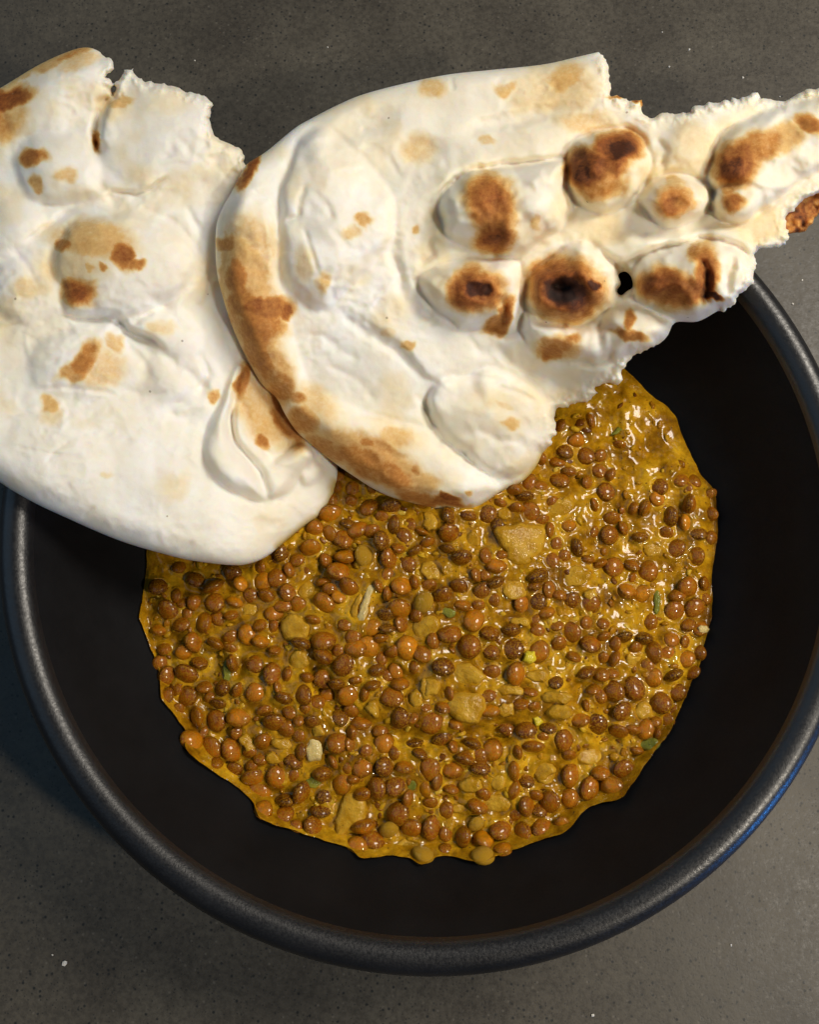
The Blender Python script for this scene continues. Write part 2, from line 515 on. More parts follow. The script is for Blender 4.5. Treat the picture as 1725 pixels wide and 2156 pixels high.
def moat(X, Y, pts, depth, w):
    """pinched valley round the foot of a bubble"""
    pts = smooth_closed(pts, 4)
    x0, y0 = pts.min(0) - 4 * w; x1, y1 = pts.max(0) + 4 * w
    out = np.zeros(X.shape)
    m = (X >= x0) & (X <= x1) & (Y >= y0) & (Y <= y1)
    d = polyline_dist(X[m], Y[m], pts, True)[0]
    v = 1 + 0.7 * fbm(X[m], Y[m], 60, 2, int(abs(pts[0, 1])))
    out[m] = -depth * v * np.exp(-(d / w) ** 2)
    return out

def stepf(X, Y, pts, h, fall):
    """dough on the right-hand side of the line (walking along, y down) stands h higher and eases off over 'fall'"""
    d, side, par, _, _, _ = polyline_dist(X, Y, pts)
    taper = np.clip(np.minimum(par, 1 - par) * 5, 0, 1)
    k = np.clip(d / (13.0 + 7 * fbm(X, Y, 40, 2, 2)), 0, 1); k = np.sqrt(np.clip(1 - (1 - k) ** 2, 0, 1))
    return np.where(side > 0, h * k * np.exp(-(d / fall) ** 2), 0) * taper

def crease(X, Y, pts, depth, w):
    d, side, par, _, _, _ = polyline_dist(X, Y, pts)
    taper = np.clip(np.minimum(par, 1 - par) * 6, 0.0, 1)
    v = 1 + 0.6 * fbm(X, Y, 35, 2, int(pts[0][0]))
    return -depth * v * np.exp(-(d / (w * (1.25 - 0.25 * v))) ** 2) * taper

def ridge(X, Y, pts, h, w):
    d, side, par, _, _, _ = polyline_dist(X, Y, pts)
    taper = np.clip(np.minimum(par, 1 - par) * 5, 0, 1) ** 0.5
    return h * np.sqrt(np.clip(1 - (d / w) ** 2, 0, 1)) * taper

def blur(a, r, n=2):
    for _ in range(n):
        for ax in (0, 1):
            pad = [(0, 0), (0, 0)]; pad[ax] = (r + 1, r)
            c = np.cumsum(np.pad(a, pad, mode='edge'), axis=ax)
            k = 2 * r + 1; m = a.shape[ax]
            a = (np.take(c, np.arange(k, k + m), axis=ax) - np.take(c, np.arange(0, m), axis=ax)) / k
    return a

def build_bread(name, segs, base_ctrl, T, relief, toast, stain, holes=(), step=3.0, seed=1, w_edge=40.0, w_torn=11.0, amp=5.0):
    """bread sheet with real thickness: outline, underside height, relief (mm) and browning are functions of photo position"""
    P, torn = rough_outline(segs, amp=amp, seed=seed)
    x0, y0 = P.min(0) - 2 * step; x1, y1 = P.max(0) + 2 * step
    nx = int((x1 - x0) / step) + 1; ny = int((y1 - y0) / step) + 1
    X, Y = np.meshgrid(x0 + np.arange(nx) * step, y0 + np.arange(ny) * step)
    Pd = np.vstack([P, P[:1]])
    rel_grid = blur(relief(X, Y), 1, 1)
    d, _, _, qx, qy, si = polyline_dist(X, Y, P, True)
    d = np.where(inside_poly(X, Y, P), d, -d)
    for hp in holes:
        hp = smooth_closed(hp, 4)
        dh, _, _, hx, hy, _ = polyline_dist(X, Y, hp, True)
        dh = np.where(inside_poly(X, Y, hp), -dh, dh)
        m = dh < d
        d = np.where(m, dh, d); qx = np.where(m, hx, qx); qy = np.where(m, hy, qy); si = np.where(m, -1, si)
    ins = d > 0
    cell = ins[:-1, :-1] | ins[1:, :-1] | ins[:-1, 1:] | ins[1:, 1:]
    used = np.zeros(X.shape, bool)
    used[:-1, :-1] |= cell; used[1:, :-1] |= cell; used[:-1, 1:] |= cell; used[1:, 1:] |= cell
    bnd = used & ~ins
    X = np.where(bnd, qx, X); Y = np.where(bnd, qy, Y); d = np.where(bnd, 0, d)
    xs = X[used]; ys = Y[used]; dd = d[used]
    # distance to torn and to whole stretches of the outline
    du = np.full(xs.shape, 1e9); dt = np.full(xs.shape, 1e9)
    for flag in (False, True):
        best = np.full(xs.shape, 1e18)
        for i in np.nonzero(torn == flag)[0]:
            a = Pd[i]; b = Pd[i + 1] - a
            l2 = b @ b
            if l2 < 1e-9: continue
            t = np.clip(((xs - a[0]) * b[0] + (ys - a[1]) * b[1]) / l2, 0, 1)
            best = np.minimum(best, (xs - a[0] - t * b[0]) ** 2 + (ys - a[1] - t * b[1]) ** 2)
        if flag: dt = np.sqrt(best)
        else: du = np.sqrt(best)
    hd = np.where(si[used] == -1, dd, 1e9) if holes else np.full(xs.shape, 1e9)
    if holes:
        for hp in holes:
            hd = np.minimum(hd, polyline_dist(xs, ys, smooth_closed(hp, 4), True)[0])
    def circ(k): k = np.clip(k, 0, 1); return np.sqrt(1 - (1 - k) ** 2)
    prof = circ(du / w_edge) * circ(dt / w_torn) * circ(hd / 22.0)
    prof = np.where(dd <= 0, 0, prof)
    zb = tps(base_ctrl)(xs, ys)
    rel = rel_grid[used]
    th = T * (1 + 0.10 * fbm(xs, ys, 150, 2, seed + 5))
    crumb = np.where(dt < 30, fbm(xs, ys, 17, 3, seed + 9, 0.55) * 2.6 * np.clip(1 - dt / 26, 0, 1), 0)
    ztop = zb + 0.35 * th + prof * np.maximum(0.65 * th + rel + crumb, 0.8)
    zbot = zb + 0.35 * th - prof * 0.35 * th
    tv = np.clip(toast(xs, ys, du, dt), 0, 1)
    sv = np.clip(stain(xs, ys, dd), 0, 1)
    idx = np.full(X.shape, -1); idx[used] = np.arange(len(xs))
    n = len(xs)
    b_local = bnd[used]
    top = lift(xs, ys, ztop / 1000.0)
    bot = lift(xs, ys, zbot / 1000.0)
    keep = ~b_local
    bidx = np.arange(n); bidx[keep] = n + np.arange(keep.sum())
    V = np.vstack([top, bot[keep]])
    cy, cx = np.nonzero(cell)
    a = idx[cy, cx]; b = idx[cy, cx + 1]; c = idx[cy + 1, cx + 1]; e = idx[cy + 1, cx]
    Qt = np.stack([a, e, c, b], 1)
    nb = b_local[a] & b_local[b] & b_local[c] & b_local[e]
    Qb = np.stack([bidx[a], bidx[b], bidx[c], bidx[e]], 1)[~nb]
    me = mesh_np(name, V, np.vstack([Qt, Qb]))
    nv = len(me.vertices)
    for nm, v, bv in (('toast', tv, np.clip(0.25 + 0.25 * fbm(xs, ys, 60, 3, seed), 0, 1)), ('stain', sv, sv)):
        at = me.attributes.new(nm, 'FLOAT', 'POINT')
        full = np.concatenate([v, bv[keep]]).astype(np.float32)
        if len(full) == nv: at.data.foreach_set('value', full)
    return me

def crinkle(X, Y, seed):
    """fine puckers of the dough skin, in patches"""
    x, y = warp(X, Y, 14, 40, seed)
    mask = np.clip(0.35 + 1.3 * fbm(X, Y, 110, 2, seed + 1), 0, 1)
    rd = 1 - np.abs(fbm(x, y * 1.5, 34, 3, seed + 2)) * 2.4
    return (0.46 * mask + 0.04) * (np.clip(rd, -1, 1) - 0.3) + 0.10 * fbm(X, Y, 20, 3, seed + 4)
def warp(X, Y, amt, scale, seed):
    return X + amt * fbm(X, Y, scale, 3, seed), Y + amt * fbm(X, Y, scale, 3, seed + 50)

# ---- left bread
N1 = [(-120, 260, 0), (-60, 215, 0), (0, 185, 0), (82, 136, 0), (150, 106, 0), (185, 100, 0), (212, 109, 1), (233, 124, 1), (237, 138, 1), (221, 164, 1), (240, 180, 1),
      (236, 200, 1), (244, 172, 1), (261, 147, 1), (282, 142, 1), (288, 160, 1), (319, 169, 1), (355, 181, 1), (388, 191, 1), (429, 201, 1), (449, 222, 1), (437, 250, 1), (445, 267, 1),
      (462, 295, 1), (490, 307, 1), (515, 328, 1), (520, 350, 1), (560, 420, 1), (600, 520, 1), (620, 650, 1), (650, 780, 1), (690, 880, 1), (712, 960, 0), (708, 1020, 0), (692, 1060, 0), (670, 1087, 0), (633, 1113, 0), (592, 1147, 0),
      (564, 1170, 0), (531, 1185, 0), (490, 1190, 0), (409, 1181, 0), (347, 1167, 0), (245, 1136, 0), (123, 1083, 0), (61, 1053, 0), (0, 1016, 0), (-70, 960, 0), (-130, 850, 0), (-165, 650, 0), (-160, 430, 0)]
B1 = [(-150, 300, 3), (-150, 700, 3), (-100, 950, 2), (0, 185, 4), (180, 100, 5), (300, 150, 4), (450, 220, 3), (510, 330, 1.5), (0, 600, 2), (20, 1000, 1.2), (100, 1060, -1.5),
      (250, 600, -1), (250, 1100, -8), (400, 1150, -13), (500, 1180, -18.5), (600, 1130, -29), (690, 1050, -33), (500, 900, -16), (450, 600, -7), (560, 650, -11), (620, 800, -19), (690, 900, -26)]
def relief1(X, Y):
    x, y = warp(X, Y, 10, 70, 3)
    x, y = warp(x, y, 4, 16, 5)
    dm = [dome(x, y, 262, 555, 160, 118, 8, 7.0, 0.6), dome(x, y, 120, 352, 92, 75, 10, 5.0, 0.6), dome(x, y, 165, 618, 62, 52, 0, 4.6, 0.6),
          dome(x, y, 330, 290, 135, 110, 15, 3.0, 0.7), dome(x, y, 190, 760, 130, 85, -10, 3.2, 0.7), dome(x, y, 345, 690, 100, 58, 42, 3.6, 0.55),
          dome(x, y, 60, 610, 85, 70, 0, 3.0, 0.7), dome(x, y, 385, 800, 95, 70, 20, 2.4, 0.8), dome(x, y, 120, 200, 120, 70, -30, 3.0, 0.8), dome(x, y, 30, 470, 70, 50, -20, 2.4, 0.8)]
    r = blur(np.maximum.reduce(dm), 2, 1)
    r = r + dome(x, y, 330, 1010, 330, 140, 20, 3.2, 1.0) + dome(x, y, 60, 930, 190, 110, 25, 2.2, 1.0)
    # hems and creases
    r += crease(x, y, [(236, 190), (216, 240), (205, 285), (212, 330)], 6.0, 10)
    r += stepf(x, y, [(212, 320), (200, 280), (212, 235), (232, 195)], 2.0, 40)
    r += crease(x, y, [(230, 400), (280, 405), (330, 392), (350, 375)], 1.6, 5)
    r += stepf(x, y, [(350, 375), (300, 400), (230, 400), (185, 430)], 1.4, 40)
    r += crease(x, y, [(45, 510), (90, 480), (140, 455), (175, 450)], 1.2, 8)
    r += crease(x, y, [(112, 610), (135, 652), (190, 674), (245, 660), (270, 690), (320, 720), (352, 745)], 2.6, 9)
    r += stepf(x, y, [(355, 748), (320, 715), (280, 690), (250, 655)], 2.2, 45)
    r += crease(x, y, [(330, 745), (395, 780), (430, 815), (400, 840), (345, 860)], 1.8, 10)
    r += crease(x, y, [(420, 740), (440, 790), (415, 830)], 1.5, 8)
    for pl in ([(80, 420), (130, 440), (190, 430)], [(20, 520), (60, 560), (95, 620)], [(180, 360), (220, 400), (240, 440)], [(300, 620), (350, 640), (400, 700)], [(230, 800), (290, 830), (350, 830)], [(250, 700), (300, 760), (310, 810)], [(390, 430), (420, 480), (415, 540)], [(60, 720), (110, 700), (160, 690)], [(440, 560), (430, 620), (400, 660)], [(350, 870), (400, 880), (430, 850)]):
        r += crease(x, y, pl, 0.9, 9)
    r += moat(x, y, [(120, 600), (110, 540), (150, 480), (230, 450), (330, 455), (400, 510), (410, 570), (360, 630), (290, 660), (200, 672), (145, 650)], 1.5, 10)
    for pl in ([(95, 975), (120, 945), (150, 930)], [(170, 1090), (200, 1065)], [(380, 1165), (405, 1140)], [(30, 940), (100, 955), (180, 965)], [(60, 820), (140, 815), (250, 830)]):
        r += crease(X, Y, pl, 0.7, 3.5)
    # the pleated fold at the lower right
    A = [(505, 765), (484, 795), (463, 858), (438, 909), (432, 951), (443, 988), (478, 1023), (515, 1041), (559, 1056), (560, 1030), (552, 1008), (540, 988), (520, 962), (497, 935), (487, 905), (484, 870), (492, 843), (497, 800)]
    Bp = [(502, 846), (513, 864), (516, 898), (533, 926), (552, 955), (580, 970), (612, 950), (640, 936), (660, 958), (655, 976), (632, 1000), (613, 1032), (590, 1046), (566, 1048), (556, 1020), (545, 990), (524, 962), (500, 935), (490, 905), (492, 870)]
    C = [(502, 775), (526, 768), (566, 850), (606, 918), (612, 936), (560, 958), (533, 922), (518, 898), (512, 865), (500, 840)]
    Dd = [(575, 975), (610, 950), (640, 935), (661, 955), (655, 975), (630, 998), (600, 1000)]
    x2, y2 = warp(X, Y, 3, 40, 9)
    f = ([patch(x2, y2, A, 6.0, 34, 1), patch(x2, y2, Bp, 4.8, 26, 1), patch(x2, y2, C, 2.2, 20), patch(x2, y2, Dd, 5.4, 26, 1),
                           ridge(x2, y2, [(500, 850), (508, 890), (528, 930), (548, 960), (570, 985)], 4.0, 15), ridge(x2, y2, [(632, 1010), (655, 1000), (672, 978)], 2.4, 18)])
    f = blur(np.maximum.reduce(f), 1, 1)
    r += f
    r += crease(X, Y, [(497, 835), (487, 880), (493, 930), (520, 960), (548, 992), (560, 1040), (563, 1062)], 1.4, 6)
    r += crease(X, Y, [(450, 1000), (490, 1035), (530, 1052), (570, 1062), (610, 1040)], 1.6, 9)
    r += crinkle(X, Y, 25) + 0.55 * fbm(X, Y, 60, 4, 21) + 0.9 * fbm(X, Y, 160, 2, 24) + 0.07 * fbm(X, Y, 14, 3, 23)
    return r
def toast1(X, Y, du, dt):
    x, y = warp(X, Y, 14, 40, 31)
    x, y = warp(x, y, 3, 9, 33)
    bl = [(20, 205, 52, 24, -15, .72), (45, 195, 30, 14, 0, .62), (-20, 260, 70, 40, 0, .4), (20, 240, 45, 28, -10, .28), (130, 122, 85, 14, -24, .36), (150, 118, 45, 9, -24, .45), (170, 130, 45, 16, -20, .25), (60, 150, 80, 10, -28, .30),
          (68, 334, 27, 17, -15, .60), (78, 386, 16, 15, 30, .36), (140, 366, 22, 18, 0, .25),
          (195, 505, 95, 42, 5, .30), (128, 515, 18, 17, 0, .50), (262, 540, 22, 32, 5, .62), (290, 562, 24, 12, -10, .5), (165, 616, 36, 34, 0, .66), (168, 618, 26, 20, 20, .70), (214, 565, 11, 11, 0, .42), (185, 562, 12, 10, 0, .36), (150, 560, 70, 40, 0, .17),
          (180, 755, 24, 44, 38, .52), (150, 785, 35, 18, -20, .38), (215, 775, 46, 42, -30, .22), (240, 725, 22, 14, 50, .25), (100, 852, 20, 16, 10, .30), (110, 870, 26, 20, 40, .14), (62, 606, 36, 22, 0, .18),
          (255, 218, 34, 13, -18, .30), (240, 225, 45, 30, 0, .15), (330, 215, 60, 30, 0, .08), (228, 995, 10, 8, 0, .15), (340, 690, 25, 18, 0, .14), (330, 690, 14, 10, 0, .18),
          (512, 800, 14, 38, 3, .56), (455, 830, 14, 14, 0, .40), (550, 860, 40, 90, -28, .27), (552, 928, 14, 20, -15, .52), (590, 890, 12, 60, -28, .42), (540, 700, 40, 120, -10, .20), (600, 880, 26, 70, -25, .55), (208, 295, 7, 26, 0, .55)]
    t = np.zeros(X.shape)
    for b in bl: t = np.maximum(t, blob(x, y, *b[:5], b[5] * 0.94, 0.92))
    t = np.maximum(t, 0.10 * np.clip(fbm(X, Y, 90, 3, 35) * 2.2 - 0.25, 0, 1))
    # untouched white flap over the tan underside
    return t
def stain1(X, Y, d):
    dm = polyline_dist(X, Y, [(585, 1150), (633, 1113), (670, 1087), (692, 1060), (706, 1015)])[0]
    return np.clip(1 - dm / (15 + 6 * fbm(X, Y, 18, 2, 3)), 0, 1) ** 1.2 * 0.9
naan1 = empty('naan_bread', tuple(lift(np.array(200.), np.array(600.), np.array(-0.001)).tolist()), 'pale naan with small brown blisters and a pleated fold, on the left bowl rim', 'bread', 'torn naan breads')
attach(obj('bread_sheet', build_bread('bread_sheet', N1, B1, 9.0, relief1, toast1, stain1, seed=2, w_edge=55), M_NAAN), naan1)

# ---- right bread
N2 = [(484, 410, 0), (504, 373, 0), (519, 346, 0), (562, 318, 0), (619, 271, 0), (651, 252, 0), (709, 222, 0), (770, 197, 0), (872, 171, 0), (950, 156, 0), (1036, 147, 0), (1142, 136, 0), (1215, 120, 0), (1262, 109, 1),
      (1277, 132, 1), (1283, 165, 1), (1285, 203, 1), (1320, 206, 1), (1353, 210, 1), (1355, 238, 1), (1376, 248, 1), (1395, 236, 1), (1428, 239, 1), (1457, 236, 1), (1459, 226, 1), (1514, 217, 1), (1563, 203, 1), (1596, 195, 1),
      (1598, 209, 1), (1629, 211, 1), (1653, 215, 1), (1694, 192, 1), (1730, 187, 1), (1800, 172, 1), (1850, 200, 0), (1862, 280, 0), (1830, 350, 1), (1770, 392, 1), (1725, 408, 1), (1682, 430, 1), (1653, 460, 1), (1655, 482, 1), (1664, 499, 1), (1657, 517, 1), (1620, 522, 1),
      (1596, 530, 1), (1594, 565, 1), (1588, 598, 1), (1564, 617, 1), (1548, 640, 1), (1512, 655, 0), (1470, 677, 0), (1423, 679, 0), (1408, 705, 0), (1392, 724, 1), (1339, 748, 1), (1308, 782, 1), (1306, 805, 1), (1253, 814, 1), (1262, 829, 1), (1212, 852, 1), (1176, 858, 1),
      (1167, 880, 1), (1169, 905, 1), (1162, 936, 1), (1142, 955, 0), (1130, 981, 0), (1102, 1013, 0), (1057, 1035, 0), (1012, 1065, 0), (985, 1075, 0), (943, 1074, 0), (902, 1067, 0), (812, 1042, 0), (738, 998, 0), (681, 957, 0), (628, 912, 0), (600, 872, 0),
      (582, 838, 0), (546, 802, 0), (496, 706, 0), (468, 622, 0), (455, 561, 0), (455, 479, 0), (468, 438, 0)]
B2 = [(520, 350, 9), (500, 420, 9.5), (460, 500, 5.5), (460, 580, 3), (500, 710, -4), (560, 800, -9), (620, 890, -15), (700, 970, -22), (800, 1035, -27), (900, 1065, -31), (985, 1070, -33), (1060, 1030, -33), (1130, 980, -32.5), (1165, 900, -31),
      (1210, 850, -25), (1262, 829, -17), (1306, 800, -12), (1400, 715, -5.5), (1470, 675, -4), (1560, 620, 1.5), (1590, 570, 3), (1660, 510, 4), (1725, 410, 5), (1850, 280, 6), (1725, 190, 6), (1500, 220, 5), (1350, 220, 5), (1265, 110, 7), (1100, 145, 6), (870, 170, 6), (650, 252, 6),
      (700, 450, 2), (860, 600, -4), (800, 800, -12), (1000, 850, -22), (1000, 450, 1), (1200, 450, 0), (1200, 620, -5), (1400, 420, 2), (1350, 600, -3)]
HOLE = [(1303, 578), (1318, 572), (1330, 584), (1333, 604), (1322, 612), (1308, 622), (1300, 612), (1308, 598)]
def relief2(X, Y):
    x, y = warp(X, Y, 7, 60, 13)
    x, y = warp(x, y, 4, 16, 17)
    bub1 = [(925, 452), (938, 400), (985, 362), (1060, 348), (1140, 342), (1190, 338), (1197, 380), (1200, 440), (1180, 480), (1140, 505), (1105, 530), (1060, 540), (1000, 532), (950, 505)]
    bub2 = [(1197, 400), (1195, 350), (1210, 305), (1250, 280), (1300, 272), (1345, 285), (1365, 330), (1360, 380), (1330, 420), (1290, 445), (1240, 440)]
    bub3 = [(885, 590), (920, 565), (980, 550), (1050, 545), (1085, 545), (1098, 590), (1100, 650), (1085, 690), (1055, 700), (1020, 690), (970, 690), (915, 650)]
    bub4 = [(1108, 640), (1115, 590), (1150, 555), (1195, 520), (1240, 510), (1280, 535), (1303, 570), (1300, 620), (1270, 660), (1210, 685), (1140, 670)]
    bub5 = [(1335, 590), (1345, 550), (1390, 530), (1440, 512), (1490, 505), (1540, 515), (1580, 540), (1595, 580), (1585, 615), (1550, 640), (1500, 662), (1450, 678), (1400, 660), (1350, 635)]
    bub6 = [(1345, 425), (1375, 385), (1415, 365), (1465, 375), (1498, 405), (1485, 445), (1440, 470), (1390, 472)]
    bub8 = [(1495, 360), (1510, 310), (1560, 260), (1640, 225), (1740, 200), (1850, 210), (1830, 300), (1740, 350), (1660, 400), (1610, 440), (1560, 470), (1515, 465), (1500, 410)]
    bub9 = [(1495, 425), (1520, 395), (1560, 385), (1600, 400), (1610, 430), (1590, 460), (1545, 475), (1510, 462)]
    bub7 = [(1385, 300), (1410, 262), (1460, 250), (1510, 262), (1508, 310), (1480, 350), (1430, 365), (1395, 345)]
    bub10 = [(1102, 690), (1110, 655), (1150, 665), (1220, 690), (1290, 690), (1300, 730), (1270, 760), (1200, 755), (1150, 748), (1115, 725)]
    bub11 = [(1262, 700), (1290, 650), (1340, 640), (1400, 670), (1425, 690), (1400, 720), (1340, 745), (1290, 760)]
    pil = [(900, 860), (915, 815), (960, 790), (1030, 780), (1110, 800), (1160, 850), (1165, 910), (1135, 970), (1090, 1005), (1040, 1000), (985, 965), (930, 915)]
    roll = [(590, 845), (640, 830), (720, 850), (800, 880), (880, 905), (960, 950), (1040, 1010), (1055, 1040), (1000, 1070), (900, 1062), (800, 1032), (700, 965), (620, 900)]
    lrol = [(470, 470), (495, 410), (530, 405), (572, 440), (590, 500), (580, 570), (605, 640), (612, 700), (640, 790), (640, 840), (590, 838), (540, 790), (490, 690), (460, 570)]
    mid = [(590, 470), (600, 370), (640, 285), (690, 270), (760, 330), (815, 390), (830, 470), (800, 540), (740, 600), (690, 650), (620, 620), (590, 560)]
    band = [(1250, 520), (1320, 495), (1420, 492), (1520, 480), (1580, 500), (1590, 540), (1500, 512), (1420, 520), (1350, 545), (1310, 560)]
    r = ([patch(x, y, bub1, 10.0, 88, 1), patch(x, y, bub2, 11.0, 76, 1), patch(x, y, bub3, 9.0, 68, 1), patch(x, y, bub4, 11.0, 76, 1), patch(x, y, bub5, 11.0, 80, 1), patch(x, y, bub6, 8.5, 52, 1),
                           patch(x, y, bub8, 7.5, 85, 1), patch(x, y, bub9, 8.0, 46, 1), patch(x, y, bub7, 2.8, 55), patch(x, y, bub10, 5.5, 46, 1), patch(x, y, bub11, 6.0, 55, 1),
                           patch(x, y, pil, 6.0, 105, 1), patch(x, y, roll, 5.6, 66, 1), patch(x, y, lrol, 4.4, 55, 1), patch(x, y, mid, 6.0, 100, 1), patch(x, y, band, 4.2, 22)])
    r = np.maximum.reduce(r)
    for bb, dp in ((bub1, 1.6), (bub2, 2.2), (bub3, 1.6), (bub4, 2.2), (bub5, 2.0), (bub6, 2.2), (bub8, 1.6), (bub9, 1.6), (bub10, 1.4), (bub11, 1.2), (pil, 1.0), (mid, 0.8)):
        r = r + moat(x, y, bb, dp, 8)
    r = blur(r, 1, 2)
    r += dome(x, y, 1490, 560, 40, 60, 10, 1.2, 1)
    r += crease(x, y, [(1478, 540), (1490, 575), (1484, 620), (1492, 650)], 3.5, 11)
    r += crease(x, y, [(1545, 530), (1530, 580), (1540, 630)], 1.8, 12) + crease(x, y, [(1575, 560), (1562, 600), (1560, 625)], 1.6, 9)
    r += crease(x, y, [(1375, 545), (1430, 520), (1490, 508), (1540, 505)], 1.8, 5)
    r += dome(x, y, 1192, 612, 58, 38, 8, -3.0, 0.9) + dome(x, y, 1180, 603, 26, 12, 10, -2.4, 0.7)
    r += dome(x, y, 1012, 612, 30, 22, 0, -2.0, 1.0) + stepf(x, y, [(1020, 700), (1052, 660), (1058, 620), (1035, 585)], -2.6, 25)
    r += crease(x, y, [(1050, 690), (1062, 650), (1058, 620)], 2.0, 7)
    r += dome(x, y, 1420, 425, 26, 20, 0, -1.2, 1.0)
    r += crease(x, y, [(1385, 290), (1400, 320), (1392, 350)], 1.0, 8)
    # shallow dips and folds in the smooth upper part
    r += dome(x, y, 885, 315, 60, 45, 0, -1.8, 1.2) + dome(x, y, 770, 262, 80, 40, -20, -1.4, 1.2) + dome(x, y, 1090, 250, 150, 22, -12, -1.4, 1.2)
    r += dome(x, y, 1150, 290, 140, 45, -5, 1.8, 1.0) + dome(x, y, 850, 360, 140, 60, -20, -1.2, 1.0)
    r += stepf(x, y, [(1200, 333), (1100, 345), (1010, 352), (950, 385), (915, 440)], 1.8, 40)
    r += crease(x, y, [(915, 440), (945, 392), (1005, 352), (1100, 342), (1195, 332)], 1.3, 5)
    r += crease(x, y, [(830, 470), (826, 540), (850, 610), (880, 650), (940, 690)], 1.8, 12)
    r += crease(x, y, [(900, 500), (910, 540), (880, 560)], 1.2, 7)
    r += stepf(x, y, [(960, 830), (900, 790), (830, 720), (750, 660)], 1.8, 60)
    r += crease(x, y, [(700, 655), (760, 690), (830, 735), (905, 800)], 1.0, 10)
    r += crease(x, y, [(1040, 720), (1080, 760), (1160, 800), (1190, 830)], 1.3, 12)
    r += crease(x, y, [(905, 810), (898, 855), (930, 920), (985, 965), (1040, 1005)], 2.2, 10)
    r += crease(x, y, [(770, 870), (810, 880), (850, 888), (905, 900)], 1.2, 6)
    r += crease(x, y, [(880, 830), (905, 870), (915, 905)], 1.2, 6)
    r += crease(x, y, [(645, 385), (632, 420), (625, 450), (595, 468)], 1.3, 5)
    r += crease(x, y, [(690, 640), (720, 600), (745, 560)], 0.8, 9)
    for pl in ([(545, 470), (560, 520), (552, 575), (572, 610)], [(590, 470), (604, 520), (598, 570)], [(610, 590), (640, 620), (660, 660)], [(655, 400), (690, 430), (700, 470)], [(700, 480), (735, 520), (770, 530)], [(720, 560), (700, 600), (712, 640)], [(640, 700), (700, 720), (760, 760)], [(680, 760), (740, 790), (800, 850)], [(1000, 730), (1060, 745), (1120, 790)], [(760, 300), (820, 330), (850, 380)], [(980, 700), (1010, 740), (1060, 770)], [(1000, 900), (1060, 930), (1110, 925)], [(860, 560), (880, 600), (870, 630)], [(1130, 470), (1160, 440), (1180, 400)]):
        r += crease(x, y, pl, 0.55, 8)
    for pl in ([(950, 157), (953, 175), (955, 190)], [(560, 450), (575, 490), (568, 530)], [(640, 480), (660, 540), (670, 580)], [(590, 820), (605, 812), (615, 800)], [(1090, 560), (1040, 545), (1000, 545)],
               [(930, 800), (1000, 790), (1060, 800)], [(1040, 810), (1100, 830), (1140, 850)]):
        r += crease(X, Y, pl, 0.8, 4)
    # thin torn lower sheet on the right of the stew
    low = patch(X, Y, [(1090, 720), (1160, 760), (1240, 775), (1310, 770), (1310, 810), (1265, 840), (1200, 870), (1150, 840), (1100, 790)], 1.0, 40)
    r -= low * 2.2
    r += crinkle(X, Y, 65) + 0.45 * fbm(X, Y, 55, 4, 61) + 0.8 * fbm(X, Y, 150, 2, 64) + 0.07 * fbm(X, Y, 13, 3, 63)
    return r
